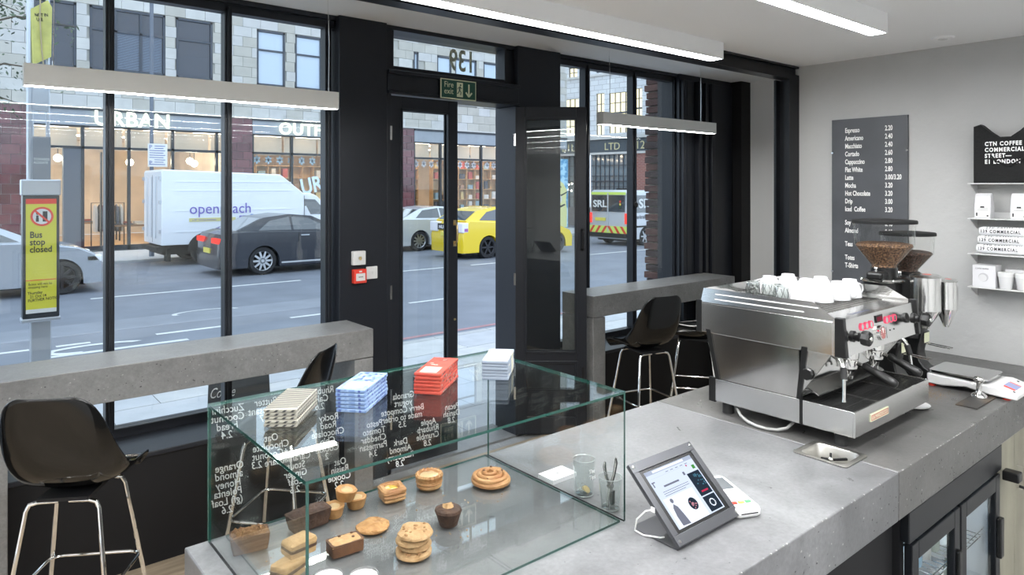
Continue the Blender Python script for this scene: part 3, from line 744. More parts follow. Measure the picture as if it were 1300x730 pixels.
for i, (dx, dy, r) in enumerate(((0,0,.044),(.006,.004,.040),(-.003,.003,.041),(.003,-.002,.043))):
    lab = 'lumpy pale nut cookie, %s of the pile of four' % ['lowest','second from bottom','third from bottom','topmost'][i]
    t = cookie('nut_cookie', lab, .896+dx, 1.452+dy, BZ+i*.0155, r, .0145, cookie_m, 10+i, 'stacked nut cookies', i*40)
    m = MB(); rnd = random.Random(i)
    for k in range(14):
        a = rnd.uniform(0,6.28); q = rnd.uniform(0, r*.85); lump(m, [(.001,0),(rnd.uniform(.003,.005),.001),(.003,.003),(.001,.004)], 6, 90, .001, k, c=(q*math.cos(a), q*math.sin(a), .0135))
    m.build('nut_pieces', nutm, t)['kind'] = 'stuff'
t = item('muffin', 'dark chocolate muffin topped with a walnut piece', 1.047, 1.523)
m = MB(); lump(m, [(.024,0),(.025,.003),(.033,.030),(.036,.036),(.034,.042),(.022,.046),(.001,.047)], 34, 50, .002, 6); m.build('cake', choc, t, smooth=True)
m = MB(); lump(m, [(.010,.044),(.015,.046),(.013,.051),(.006,.053),(.001,.052)], 16, 120, .006, 6); m.build('walnut', nutm.copy() if False else crumb, t, smooth=True)
# blond chunky bars
for i, (x, y, z, rz, lab) in enumerate(((.625,1.560,BZ,25,'chunky blond bar lying flat under the other one'),(.660,1.580,BZ+.034,8,'chunky blond bar with dark chocolate filling, upper of two'))):
    t = item('blond_bar', lab, x, y, rz, 'blond chocolate bars stacked in two', z)
    m = MB(); L0 = rrect(.034,.026,.006,4)
    m.layers([[(a*k+nz((a,b,z_),70,.003,i), b*k+nz((a,b,z_),60,.003,i+3), z_+(nz((a,b,z_),60,.004,i) if z_ > .02 else 0)) for a,b in L0] for z_,k in ((0,.97),(.010,1.0),(.014,.96),(.019,.97),(.024,1.0),(.031,.94),(.0335,.6))]); m.build('cake', blond, t, smooth=True, sharp=60)
    MB().layers([[(a*1.005, b*1.005, z_) for a,b in L0] for z_ in (.0125,.0195)]).build('chocolate_filling', choc, t)
m = MB(); rnd = random.Random(5)
for k in range(75):
    x, y = rnd.choice(((.62,1.68),(1.02,1.70),(1.29,1.58),(1.15,1.66),(1.05,1.48),(.86,1.60),(1.2,1.55),(.95,1.52)))
    x += rnd.gauss(0,.035); y += rnd.gauss(0,.025); r_ = rnd.uniform(.0008,.0028)
    if gx0+.06 < x < gx1-.03 and gy0+.02 < y < gy1-.02: lump(m, [(r_*.5,0),(r_,r_*.4),(r_*.6,r_),(.0002,r_*1.1)], 5, 99, .0005, k, c=(x,y,BZ-.0002))
o = m.build('crumbs', crumb, None); tag(o, 'golden pastry crumbs scattered on the glass base of the case', 'crumbs', kind='stuff')
# ramekins in front of the case
cupglass = mat('grey_glaze', (.16,.16,.16), .25, coat=.5); milk = mat('white_cream', (.60,.59,.58), .35)
for i, (x, y) in enumerate(((.652,1.405),(.712,1.358))):
    t = item('ramekin', ['dark-rimmed pot of white cream at the bottom edge, left of two','dark-rimmed pot of white cream at the bottom edge, right of two'][i], x, y, 0, 'dark-rimmed pots of cream', BZ, 'pot')
    MB().lathe([(.026,0),(.0295,.003),(.0325,.054),(.0325,.056),(.0305,.056),(.0300,.048)], (0,0,0), 28, cap=False).lathe([(.001,0),(.026,0)],(0,0,0),28,cap=False).build('pot', cupglass, t, smooth=True)
    MB().lathe([(.0002,.0515),(.022,.0515),(.0301,.0525)], (0,0,0), 28, cap=False).build('cream', milk, t, smooth=True)

# ------------------------------------------------------------------ things beside / seen through the case
t = thing('card_stack', 'neat stack of white cards beside the empty tumbler', 'cards', (1.486, 1.566, CZ), R(0))
m = MB(); [m.box(-.050+.0005*(k%2),.050,-.034,.034-.0005*(k%3),k*.0026,k*.0026+.0023) for k in range(5)]; m.build('cards', white_card, t)
MB().lathe([(0,.0126),(.006,.0126),(.006,.0130)],(0,0,0),8).build('printed_mark', mat('print_grey',(.25,.25,.25),.6), t)
rim_grey = mat('glass_rim', (.42,.46,.45), .08, coat=1.0)
def tumbler(label, x, y, r0, r1, h, name='tumbler', z=CZ, group=None, up=True):
    t = thing(name, label, 'glass', (x, y, z), 0, group)
    pr = [(.0002,0),(r0,0),(r0+.001,.004),(r1,h),(r1-.002,h),(r0-.001,.008),(.0002,.007)]
    if not up: pr = [(r, h-q) for r, q in pr]
    MB().lathe(pr, (0,0,0), 28, cap=False).build('glass', glass_clear, t, smooth=True, sharp=60)
    zr, zb2 = (h, .002) if up else (0, h-.002)
    MB().tube([((r1-.001)*math.cos(a), (r1-.001)*math.sin(a), zr) for a in [k*math.pi/12 for k in range(24)]], .0009, 5, closed=True).build('rim', rim_grey, t, smooth=True)
    MB().tube([(r0*math.cos(a), r0*math.sin(a), zb2+.0015) for a in [k*math.pi/12 for k in range(24)]], .0016, 5, closed=True).build('foot_ring', rim_grey, t, smooth=True)
    return t
t = tumbler('tall plain tumbler holding a few coins behind the case end', 1.462, 1.428, .026, .033, .105, 'tip_glass')
text('chalk_note', 'The\nTips', chalk, t, (-.012,-.0325,.072), (R(88),0,R(0)), .017, .0002, .9)
for i, (x, y, z, rx, mm) in enumerate(((0,.002,.0085,10,bright_steel),(.006,-.004,.012,40,brass),(-.006,-.003,.013,25,bright_steel),(.002,.006,.017,60,bright_steel))):
    c = MB().lathe([(0,0),(.0115,0),(.0115,.0025),(0,.0025)],(0,0,0),18).build('coin', mm, None, smooth=True, loc=(1.462+x,1.428+y,CZ+z+.002), rot=(R(rx),R(12*i),0))
    tag(c, ['silver coin flat at the bottom of the tall tumbler','brass coin leaning in the tall tumbler','silver coin tilted at the front of the tall tumbler','silver coin standing on edge at the back of the tall tumbler'][i], 'coin', 'coins in the tumbler')
tumbler('faceted tumbler holding steel tongs beside the tablet', 1.455, 1.318, .025, .034, .090, 'tong_glass')
t = thing('tongs', 'grey steel tongs standing in the faceted tumbler', 'tongs', (1.455, 1.318, CZ+.008))
for s in (-1,1):
    MB().tube([(s*.012,0,0),(s*.008,0,.03),(0,s*.001,.055),(-s*.016,0,.085),(-s*.024,0,.115),(-s*.022,0,.128)], [.004,.004,.005,.0045,.005,.003], 8).build('arm', satin_steel, t, smooth=True)
MB().lathe([(0,-.007),(.008,-.006),(.008,.006),(0,.007)],(0,0,.055),12,'y').build('pivot', satin_steel, t, smooth=True)
MB().box(.002,.014,-.004,.004,.002,.04).build('dark_tip', black_plastic, t)

# ------------------------------------------------------------------ tablet on stand
stand_grey = mat('stand_grey', (.085,.087,.095), .32, .6)
tb = thing('tablet_stand', 'dark grey folded metal stand holding a tablet on the counter', 'stand', (1.412, 1.058, CZ))
WX = .268
MB().prism([(0,0),(WX,0),(WX,.135),(WX-.02,.15),(.02,.15),(0,.135)], .0005, .0035, 'z').build('base', stand_grey, tb, bevel=.001)
MB().box(.09,.17,.108,.122,.0034,.0040).build('slot', black_matt, tb)
TM = Matrix.Translation((0,0,.004)) @ Matrix.Rotation(R(42.5),4,'X')     # lean back
def TB(): return MB(TM)
TB().box(0,WX,-.0005,.225,0,.003).build('back_plate', stand_grey, tb, bevel=.0008)
TB().box(0,WX,-.0005,.026,.003,.012).box(0,WX,.199,.225,.003,.012).box(0,.020,.026,.199,.003,.012).box(WX-.020,WX,.026,.199,.003,.012).build('face_frame', stand_grey, tb, bevel=.001)
m = TB()
for x, y in ((.010,.010),(WX-.010,.010),(.010,.215),(WX-.010,.215)): m.lathe([(.0042,.012),(.0042,.0135),(.0002,.0138)],(x,y,0),12)
m.build('screw', chrome, tb, smooth=True)
ipd = thing('tablet', 'tablet showing a web page, held in the grey stand', 'tablet', (1.412, 1.058, CZ)); ipd.rotation_euler=(0,0,0)
TB().box(.021,WX-.021,.027,.198,.0035,.0095).build('bezel', black_plastic, ipd)
scr = emis('screen_page', (.55,.62,.78), 1.05); scr_d = emis('screen_dark', (.02,.03,.045), 1.0); scr_g = emis('screen_grey', (.36,.41,.52), 1.0); scr_t = emis('screen_text', (.16,.17,.22), 1.0)
scr_r = emis('screen_red', (.45,.03,.08), 1.0); scr_gr = emis('screen_green', (.06,.25,.05), 1.0); scr_tl = emis('screen_teal', (.05,.14,.2), 1.0); scr_w = emis('screen_white', (.72,.78,.92), 1.05)
x0, x1, y0, y1 = .034, WX-.034, .034, .191
TB().box(x0,x1,y0,y1,.0095,.0097).build('screen', scr, ipd)
def sr(nm, mm, a,b,c,d,z=.0098):
    TB().box(x0+a*(x1-x0), x0+b*(x1-x0), y0+c*(y1-y0), y0+d*(y1-y0), z-.0001, z).build(nm, mm, ipd)
sr('browser_bar', scr_g, 0,1,.93,1); sr('address_field', scr_w, .15,.82,.945,.985,.0099)
sr('menu_line', scr_g, .05,.95,.86,.862)
m = TB(); 
for k in range(5):
    a = .38+k*.105; m.box(x0+a*(x1-x0), x0+(a+.06)*(x1-x0), y0+.885*(y1-y0), y0+.895*(y1-y0), .0097,.0098)
m.box(x0+.03*(x1-x0), x0+.05*(x1-x0), y0+.72*(y1-y0), y0+.80*(y1-y0), .0097,.0098); m.box(x0+.02*(x1-x0), x0+.09*(x1-x0), y0+.79*(y1-y0), y0+.81*(y1-y0), .0097,.0098)
for k in range(3): m.box(x0+.12*(x1-x0), x0+(.66-.1*(k==2))*(x1-x0), y0+(.60-.035*k)*(y1-y0), y0+(.608-.035*k)*(y1-y0), .0097,.0098)
m.build('text_lines', scr_t, ipd)
sr('headline', scr_t, .2,.52,.67,.70); sr('photo', scr_w, .04,.66,.0,.50); sr('side_picture', scr_d, .72,.98,.30,.72); sr('side_picture', scr_d, .72,.98,.02,.28); sr('green_icon', scr_gr, .90,.96,.76,.83); sr('icon', scr_r, .80,.825,.84,.87); sr('icon', scr_t, .66,.70,.72,.78)
m = TB(); m.lathe([(.0002,.0101),(.0165,.0101)],(x0+.50*(x1-x0), y0+.26*(y1-y0),0),20,cap=False).build('bowl_picture', scr_d, ipd)
m = TB(); rnd = random.Random(2)
for k in range(16):
    a = rnd.uniform(0,6.28); r_ = rnd.uniform(0,.012); m.lathe([(.0002,.0103),(.0022,.0103)],(x0+.50*(x1-x0)+r_*math.cos(a), y0+.26*(y1-y0)+r_*math.sin(a),0),6,cap=False)
m.build('bowl_food', emis('screen_food',(.45,.2,.25),1), ipd)
m = TB(); px_, py_ = x0+.17*(x1-x0), y0
m.lathe([(.0002,.0101),(.0062,.0101)],(px_, py_+.068,0),14,cap=False)
m.f([m.v((px_+a,py_+b,.0101)) for a,b in ((-.013,.004),(.018,.002),(.013,.030),(.008,.050),(-.002,.060),(-.010,.050),(-.014,.030))]); m.build('figure_picture', scr_t, ipd)
m = TB()
for k in range(20):
    a = rnd.uniform(.75,.95); b_ = rnd.uniform(.42,.66); m.box(x0+a*(x1-x0), x0+(a+.025)*(x1-x0), y0+b_*(y1-y0), y0+(b_+.02)*(y1-y0), .0098,.0100)
m.build('side_picture_detail', scr_tl, ipd)
m = TB()
for k in range(14):
    a = 2*math.pi*k/14; m.box(x0+.85*(x1-x0)+.010*math.cos(a)-.002, x0+.85*(x1-x0)+.010*math.cos(a)+.002, y0+.15*(y1-y0)+.009*math.sin(a)-.0015, y0+.15*(y1-y0)+.009*math.sin(a)+.0015, .0098,.0100)
m.build('side_picture_flower', scr_w, ipd)
sr('red_text', scr_r, .78,.92,.355,.385,.0100)
cb = thing('charging_cable', 'white cable running from the tablet to the counter', 'cable', (1.412,1.058,CZ))
MB().tube([(.002,.075,.075),(-.012,.090,.070),(-.022,.11,.045),(-.018,.12,.012),(-.008,.10,.003),(.01,.06,.0065),(.02,.055,.0065)], .0022, 8).box(-.002,.006,.069,.081,.069,.082).build('cable', white_metal, cb, smooth=True)

# ------------------------------------------------------------------ card terminal
tm = thing('card_terminal', 'white card payment terminal beside the tablet', 'card reader', (1.742, 1.125, CZ), R(-24))
def slab(L0, zs): 
    m = MB(); m.layers([[(x*k, y*k2+o, z+(y*tl)) for x,y in L0] for z,k,k2,o,tl in zs]); return m
L0 = rrect(.041,.098,.016,5)
slab(L0, [(.0005,.90,.95,0,0),(.006,1,1,0,0),(.022,1,1,0,.03),(.030,.93,.97,0,.06)]).build('case', white_metal, tm, smooth=True, sharp=50)
MB(Matrix.Rotation(R(3.3),4,'X')).box(-.030,.030,.020,.085,.0290,.0315).build('display', mat('lcd_grey',(.10,.11,.12),.15,coat=1), tm, bevel=.001)
KM = Matrix.Rotation(R(3.3),4,'X')
for r_ in range(4):
    for c_ in range(4):
        if r_ == 0 and c_ == 3: continue
        MB(KM).box(-.031+c_*.016,-.019+c_*.016,.002-r_*.014,.011-r_*.014,.0295,.0335).build('key', white_card, tm, bevel=.001)
for c_, mm in enumerate((red, mat('key_yellow',(.8,.65,.1),.4), mat('key_green',(.1,.5,.15),.4))):
    MB(KM).box(-.031+c_*.022,-.015+c_*.022,-.062,-.052,.0290,.0335).build('key', mm, tm, bevel=.001)
MB().box(-.026,.026,-.0985,-.094,.012,.015).build('card_slot', black_matt, tm)
# ------------------------------------------------------------------ espresso machine
em = thing('espresso_machine', 'polished steel two-group espresso machine with cups on top', 'espresso machine', (2.39, 1.06, CZ))
MW = .648
B = lambda: MB()
grating = mat('dark_grating', (.10,.10,.10), .25, .8)
# feet
for x in (.05,MW-.05):
    for y in (.07,.52): B().lathe([(.022,0),(.022,.045),(.018,.0498)], (x,y,0), 14).build('foot', rubber, em, smooth=True)
# base tray: front drip tray box + rear base, with black strip between
B().box(0,MW,0,.008,.05,.138).box(0,.008,.008,.185,.05,.138).box(MW-.008,MW,.008,.185,.05,.138).box(.008,MW-.008,.008,.185,.05,.060).build('drip_tray', brushed, em, bevel=.002)
B().box(.002,MW-.002,.185,.197,.05,.140).build('divider_strip', black_plastic, em)
B().box(0,MW,.197,.560,.05,.138).build('rear_base', brushed, em, bevel=.002)
for a_ in (-.002, MW-.01): B().box(a_,a_+.012,.545,.575,.045,.142).build('corner_strip', black_plastic, em, bevel=.002)
gr = B()
for i in range(46):
    x = .014+i*.0137; gr.box(x,x+.006,.014,.180,.126,.130)
for y in (.014,.055,.095,.135,.176): gr.box(.012,MW-.012,y,y+.006,.1255,.1295)
gr.build('drip_grate', grating, em)
B().box(.012,MW-.012,.012,.184,.100,.104).build('tray_floor', mat('wet_steel',(.12,.12,.12),.08,1.0), em)
for x in (.21,.43): B().box(x,x+.005,.012,.184,.129,.133).build('grate_bar', brushed, em)
# side panels of body (mirror steel, slanted edges)
for x0, x1, xs in ((.004,.012,0),(MW-.012,MW-.004,1)):
    B().prism([(.205,.140),(.530,.140),(.575,.330),(.185,.330)], x0, x1, 'x').build('side_panel', satin_steel, em)
    a, b = (-.001,.012) if not xs else (MW-.012,MW+.001)
    B().prism([(.192,.138),(.208,.138),(.188,.330),(.166,.330)], a, b, 'x').build('side_strut', black_plastic, em); B().prism([(.527,.138),(.545,.138),(.590,.330),(.570,.330)], a, b, 'x').build('side_strut', black_plastic, em)
B().box(.012,MW-.012,.50,.51,.138,.33).build('back_panel', satin_steel, em)
# splash back behind groups, sloping
B().prism([(.20,.140),(.206,.140),(.226,.320),(.220,.320)], .012, MW-.012, 'x').build('splash_panel', mirror_steel, em)
B().prism([(.150,.150),(.205,.175),(.205,.180),(.150,.155)], .05, MW-.05, 'x').build('cup_ledge', brushed, em)
# front triangular cheeks
B().prism([(.125,.255),(.20,.150),(.20,.33),(.075,.33)], .004, .010, 'x').build('front_cheek', brushed, em)
B().prism([(.125,.255),(.20,.150),(.20,.33),(.075,.33)], MW-.010, MW-.004, 'x').build('front_cheek', brushed, em)
m = B(); m.lathe([(.0,-.012),(.020,-.012),(.022,0)], (0,.165,.235), 8, 'x').build('vent_knob', black_plastic, em)
# upper box
ub = B(); ub.box(0,MW,.075,.615,.316,.434); ub.build('upper_body', side_steel, em, bevel=.002)
fr_ = B(); fr_.prism([(.036,.316),(.075,.316),(.075,.440),(.050,.440)], .002, MW-.002, 'x'); fr_.build('control_panel', mirror_steel if False else bright_steel, em)
for x0, x1 in ((-.002,.020),(MW-.020,MW+.002)):
    B().prism([(.028,.314),(.070,.314),(.070,.450),(.040,.450)], x0, x1, 'x').build('corner_post', black_plastic, em, bevel=.003)
for x0, x1 in ((-.002,.012),(MW-.012,MW+.002)): B().box(x0,x1,.610,.635,.314,.444).build('corner_post', black_plastic, em, bevel=.002)
# top tray
B().box(.0,MW,.06,.62,.434,.438).build('cup_tray', bright_steel, em)
m = B()
for i in range(28): m.box(.03+i*.0213,.032+i*.0213,.16,.59,.4385,.4415)
for i in range(20): m.box(.03,.62,.165+i*.0215,.167+i*.0215,.4385,.4410)
m.build('wire_mat', satin_steel, em)
# guard rails (flared)
for sx in (0,1):
    X = (lambda q: q) if not sx else (lambda q: MW-q)
    m = B(); a = [(X(0),.055,.437),(X(0),.612,.437),(X(.012),.606,.492),(X(.012),.155,.492),(X(.004),.075,.448)]; b = [(p[0]+(.003 if not sx else -.003), p[1], p[2]) for p in a]
    m.layers([a,b]).build('cup_guard', bright_steel, em)
    for q in range(2):
        x_ = X(.0045+.004*q)+(-.004 if not sx else .004); z_ = .452+.020*q
        B().box(min(x_,x_+.002),max(x_,x_+.002),.13+.05*(1-q),.55,z_,z_+.004).build('guard_slot', white_metal, em)
B().layers([[(0,.612,.437),(MW,.612,.437),(MW-.012,.606,.492),(.012,.606,.492)],[(0,.615,.437),(MW,.615,.437),(MW-.012,.609,.492),(.012,.609,.492)]]).build('cup_guard', bright_steel, em)
# buttons, display, gauge on the sloping front panel (local frame)
ang = math.atan2(.014,.124)
PM = Matrix.Translation((0,.036,.316)) @ Matrix.Rotation(-ang,4,'X')
def PB(): return MB(PM)
glow = emis('button_glow', (.85,.10,.18), .9)
for x0 in (.155,.360):
    for k in range(3):
        PB().lathe([(.0135,-.0005),(.0135,-.005),(.0115,-.005),(.0115,-.0005)], (x0+k*.036,0,.086), 18, 'y', cap=False).build('button_ring', glow, em, smooth=True)
        PB().lathe([(.0002,-.004),(.0105,-.004),(.0105,0)], (x0+k*.036,0,.086), 18, 'y', cap=False).build('button', bright_steel, em, smooth=True)
PB().box(.270,.325,-.004,0,.086,.112).build('display', black_plastic, em)
PB().box(.276,.319,-.0045,-.004,.090,.106).build('digits', emis('display_glow',(.30,.05,.08),.5), em)
g = PB().lathe([(.0002,-.014),(.024,-.014),(.027,-.012),(.028,0)], (.290,0,.048), 24, 'y', cap=False).build('gauge', chrome, em, smooth=True)
PB().lathe([(.0002,-.0145),(.0215,-.0145)], (.290,0,.048), 24, 'y', cap=False).build('dial', mat('dial_red',(.30,.10,.09),.4), g)
m = PB(); m.box(.288,.292,-.0155,-.0148,.048,.064); [m.box(.290+.017*math.cos(R(a))-.0012,.290+.017*math.cos(R(a))+.0012,-.0152,-.0147,.048+.017*math.sin(R(a))-.0012,.048+.017*math.sin(R(a))+.0012) for a in range(-30,211,30)]; m.build('dial_marks', white_ink, g)
m = PB(); [m.lathe([(.0002,-.002),(.0028,-.002),(.003,0)], (x,0,.045), 8, 'y', cap=False) for x in (.385,.42)]; m.lathe([(.0002,-.002),(.0028,-.002),(.003,0)], (.185,0,.042), 8, 'y', cap=False); m.build('indicator', black_plastic, em)
PB().box(.352,.354,-.0006,0,.02,.06).build('mark_line', black_plastic, em)
text('lettering', 'linea', mat('print_dark',(.15,.15,.16),.5), em, (.205,.0395,.352), (R(96),0,0), .016, .0002) if False else None
# steam knobs
for x in (.050, .575):
    KT = Matrix.Translation((x,.036,.385)) @ Matrix.Diagonal((1,.68,1,1)); m = MB(KT)
    m.lathe([(.020,0),(.020,-.018),(.014,-.024),(.016,-.040),(.012,-.046),(.014,-.055)], (0,0,0), 16, 'y'); kb = m.build('steam_knob', black_plastic, em, smooth=True)
    MB(KT).lathe([(.018,-.052),(.026,-.058),(.027,-.090),(.020,-.100),(.012,-.101)], (0,0,0), 8, 'y').build('knob_grip', black_plastic, kb, bevel=.002)
    MB(KT).lathe([(.0002,-.1035),(.007,-.1035),(.008,-.100)], (0,0,0), 14, 'y', cap=False).build('knob_cap', chrome, kb, smooth=True)
# groups and portafilters
for i, gx in enumerate((.205,.425)):
    gd = B().lathe([(.034,.325),(.036,.300),(.036,.272),(.031,.268)], (gx,.115,0), 24).box(gx-.03,gx+.03,.09,.22,.285,.32).build('group_head', chrome, em, smooth=True, bevel=0)
    pf = B().lathe([(.033,.268),(.034,.262),(.031,.235),(.016,.222),(.010,.205),(.008,.205)], (gx,.115,0), 24).tube([(gx,.115,.214),(gx-.02,.115,.205),(gx-.022,.115,.190)], .006, 8).tube([(gx,.115,.214),(gx+.02,.115,.205),(gx+.022,.115,.190)], .006, 8).tube([(gx,.085,.255),(gx,.055,.250)], .008, 10).build('portafilter', chrome, em, smooth=True)
    B().tube([(gx,.062,.252),(gx,.052,.249),(gx,.040,.243),(gx,.018,.235),(gx,-.012,.222),(gx,-.040,.211),(gx,-.052,.206),(gx,-.055,.205)], [.012,.015,.012,.0145,.0165,.0165,.013,.006], 14).build('handle', black_plastic, pf, smooth=True, sharp=70)
# steam wands
for x, dx in ((.058,-.030),(.590,.030)):
    wn = B().tube([(x,.110,.315),(x,.075,.292),(x+dx*.3,.062,.270),(x+dx*.6,.055,.235),(x+dx,.050,.165),(x+dx,.050,.158)], [.010,.010,.007,.0055,.0055,.0075], 12).build('steam_wand', chrome, em, smooth=True)
    B().tube([(x+dx*.3,.062,.270),(x+dx*.62,.055,.232)], .011, 12).build('grip_sleeve', rubber, wn, smooth=True)
B().tube([(.10,.11,.316),(.12,.075,.285),(.125,.068,.262)], .006, 10).build('water_spout', chrome, em, smooth=True)
for z_ in (.300,): B().tube([(.06,.10,z_),(.58,.10,z_)], .008, 10).build('pipe', chrome, em, smooth=True)
# badge
MB().box(.116,.262,-.003,0,.082,.108).build('badge', cream, em)
MB().box(.119,.259,-.0036,-.003,.085,.105).build('badge_field', mat('badge_red',(.45,.20,.16),.5), em)
text('badge_lettering', 'LA MARZOCCO', cream, em, (.124,-.0038,.089), FRONT, .0185, .0002, .96)
text('tray_lettering', 'la marzocco', mat('tray_print',(.12,.13,.2),.5), em, (.17,.085,.4385), UP, .030, .0001)
hs = B().tube([(.02,.46,.035),(-.006,.43,.022),(-.020,.39,.011),(-.026,.35,.0065),(-.024,.31,.0062),(-.012,.275,.009),(.012,.25,.018),(.04,.24,.035)], .0055, 8).build('water_hose', mat('clear_hose',(.30,.30,.29),.25), em, smooth=True)
# cups and glasses on top
TZ = CZ+.4425
def cup(label, x, y, rz, z=TZ, first=[None]):
    if first[0] is None:
        t = thing('coffee_cup', label, 'cup', (x,y,z), R(rz), 'upturned cups on the espresso machine')
        MB().lathe([(.048,0),(.0475,.004),(.044,.035),(.034,.060),(.028,.066),(.028,.073),(.025,.073),(.024,.067),(.0002,.066)], (0,0,0), 30, cap=False).build('bowl', white_ceramic, t, smooth=True, sharp=60)
        MB().tube([(.044,0,.014),(.060,0,.011),(.071,0,.024),(.067,0,.042),(.052,0,.052),(.036,0,.054)], .0045, 10).build('handle', white_ceramic, t, smooth=True)
        first[0] = t; return t
    return dup(first[0], (x,y,z), R(rz), label)
cup('white cup, left end of the front row on the machine', 2.632, 1.372, -65)
cup('white cup, second from the left in the front row on the machine', 2.738, 1.348, -60)
cup('white cup, third from the left in the front row on the machine', 2.846, 1.330, -60)
cup('white cup, right end of the front row with handle outward', 2.948, 1.330, -20)
cup('white cup, left end of the second row behind the tumblers', 2.715, 1.478, 60)
cup('white cup in the middle of the second row on the machine', 2.825, 1.455, 70)
cup('white cup, right end of the second row on the machine', 2.938, 1.448, 60)
cup('white cup, left end of the back row on the machine', 2.785, 1.600, 90)
cup('white cup, right end of the back row on the machine', 2.915, 1.585, 90)
for i, (x, y) in enumerate(((2.76,1.700-.04),(2.70,1.60),(2.56,1.60),(2.60,1.66),(2.47,1.56))):
    if i >= 2:
        t = thing('espresso_saucer', ['','','white saucer at the back left on the machine, left of three','white saucer at the back left on the machine, furthest back','white saucer at the left side on the machine, nearest the tumblers'][i], 'saucer', (x,y,TZ), 0, 'saucers on the machine top')
        MB().lathe([(.0002,.002),(.028,0),(.045,.008),(.046,.010),(.028,.004),(.0002,.005)], (0,0,0), 26, cap=False).build('dish', white_ceramic, t, smooth=True)
tumbler('upturned cut glass on the machine, left of three', 2.655, 1.600, .026, .031, .058, 'shot_glass', TZ, None, False)
tumbler('upturned cut glass on the machine, middle of three', 2.700, 1.553, .026, .031, .058, 'shot_glass', TZ, None, False)
tumbler('upturned cut glass on the machine, right of three', 2.635, 1.462, .026, .032, .064, 'shot_glass', TZ, None, False)
for o in list(bpy.data.objects):
    if o.name.startswith('shot_glass'):
        m = MB()
        for k in range(7):
            a = 2*math.pi*k/7; m.tube([(.0275*math.cos(a),.0275*math.sin(a),.050),(.0300*math.cos(a+.26),.0300*math.sin(a+.26),.028),(.0305*math.cos(a),.0305*math.sin(a),.008)], .0011, 5)
        m.build('cut_facets', mat('cut_glass',(.12,.12,.12),.1,.6) if 'cut_glass' not in bpy.data.materials else bpy.data.materials['cut_glass'], o)

# ------------------------------------------------------------------ grinders
beans = mat('coffee_beans', (.07,.035,.02), .55, col2=(.30,.17,.09), scale=130, thr=(.42,.62), bump=1.0, bscale=130, detail=2)
beans_d = mat('dark_beans', (.035,.020,.014), .5, col2=(.13,.07,.045), scale=130, thr=(.42,.62), bump=1.0, bscale=130, detail=2)
lid_m = mat('lid_black', (.01,.01,.01), .65, spec=.2)
def grinder(label, x, y, R1, ztop, zcol, cany, canr, cantop, canbot, conez, bm_):
    t = thing('coffee_grinder', label, 'grinder', (x, y, CZ)); z = lambda q: q-CZ
    zt = z(ztop); zc = z(zcol); hh = zt-zc
    MB().lathe([(.0002,zt+.002),(R1*.6,zt+.001),(R1*1.0,zt-.003),(R1*1.03,zt-.006),(R1*1.03,zt-.018),(.0002,zt-.018)], (0,0,0), 36, cap=False).build('lid', lid_m, t, smooth=True)
    MB().lathe([(R1*.98,zt-.014),(R1*.93,zc+hh*.46),(R1*.40,zc+.012),(R1*.40,zc)], (0,0,0), 36, cap=False).build('hopper', hopper_glass, t, smooth=True, sharp=60)
    m = MB(); lump(m, [(R1*.38,zc),(R1*.38,zc+.013),(R1*.90,zc+hh*.455),(R1*.86,zc+hh*.50),(R1*.5,zc+hh*.53),(.001,zc+hh*.52)], 36, 40, .003, 2); m.build('beans', bm_, t, smooth=True)
    MB().lathe([(.055,zc-.045),(.055,zc),(.048,zc+.004)], (0,0,0), 24).build('collar', black_plastic, t, smooth=True)
    MB().lathe([(.095,zc-.060),(.100,zc-.053),(.095,zc-.046),(.06,zc-.044)], (0,0,0), 32).build('grind_ring', chrome, t, smooth=True)
    MB().box(-.11,-.02,-.035,.035,zc-.05,zc-.012).build('adjust_arm', black_plastic, t, bevel=.012)
    MB().lathe([(.006,zc-.012),(.006,zc-.002),(.009,zc+.002),(.006,zc+.008),(.001,zc+.009)], (-.085,0,0), 12).build('knob', chrome, t, smooth=True)
    MB().lathe([(.080,.19),(.085,.24),(.085,zc-.062),(.075,zc-.056)], (0,0,0), 28).build('motor_body', black_plastic, t, smooth=True)
    # curved stand
    yf = cany-y
    pr = [(.07,0),(.07,.22),(-.085,.22),(-.070,.16),(-.062,.12),(-.070,.085),(-.088,.060),(-.108,.050),(-.118,.035),(-.118,.012),(-.10,0)]
    MB().prism(pr, -.045, .045, 'x').build('stand', black_plastic, t, bevel=.006, smooth=True, sharp=25)
    MB().box(-.030,.030,-.0865,-.085,.17,.215).build('label_plate', cream, t)
    m = MB(); [m.tube([(s*.012,-.08,.165),(s*.016,-.13,.162),(s*.016,-.19,.158)], .0025, 6) for s in (-1,1)]; m.build('fork', chrome, t, smooth=True)
    ct_, cb_, cz_ = z(cantop), z(canbot), z(conez)
    MB().lathe([(.0002,ct_+.010),(canr*.8,ct_+.009),(canr*1.02,ct_+.002),(canr*1.02,ct_-.004)], (0,yf,0), 28, cap=False).build('can_lid', hopper_glass, t, smooth=True)
    MB().lathe([(.0002,ct_-.003),(canr,ct_-.003),(canr,cb_)], (0,yf,0), 28, cap=False).build('steel_can', bright_steel, t, smooth=True, sharp=50)
    MB().lathe([(canr,cb_),(canr*.22,cz_),(.0002,cz_)], (0,yf,0), 28, cap=False).build('cone', mirror_steel, t, smooth=True)
    MB().lathe([(.0002,ct_+.0105),(canr*.3,ct_+.0105)], (-.01,yf-.01,0), 12, cap=False).build('red_dot', red, t)
    MB().box(-.02,.02,yf+canr*.6,-.04,cb_,ct_-.02).build('throat', black_plastic, t)
grinder('larger coffee grinder with wide bean hopper right behind the espresso machine', 3.30, 1.335, .130, 1.886, 1.668, 1.165, .060, 1.645, 1.50, 1.42, beans)
grinder('smaller coffee grinder with dark beans, closer to the grey wall', 3.60, 1.350, .118, 1.818, 1.625, 1.182, .046, 1.598, 1.470, 1.385, beans_d)

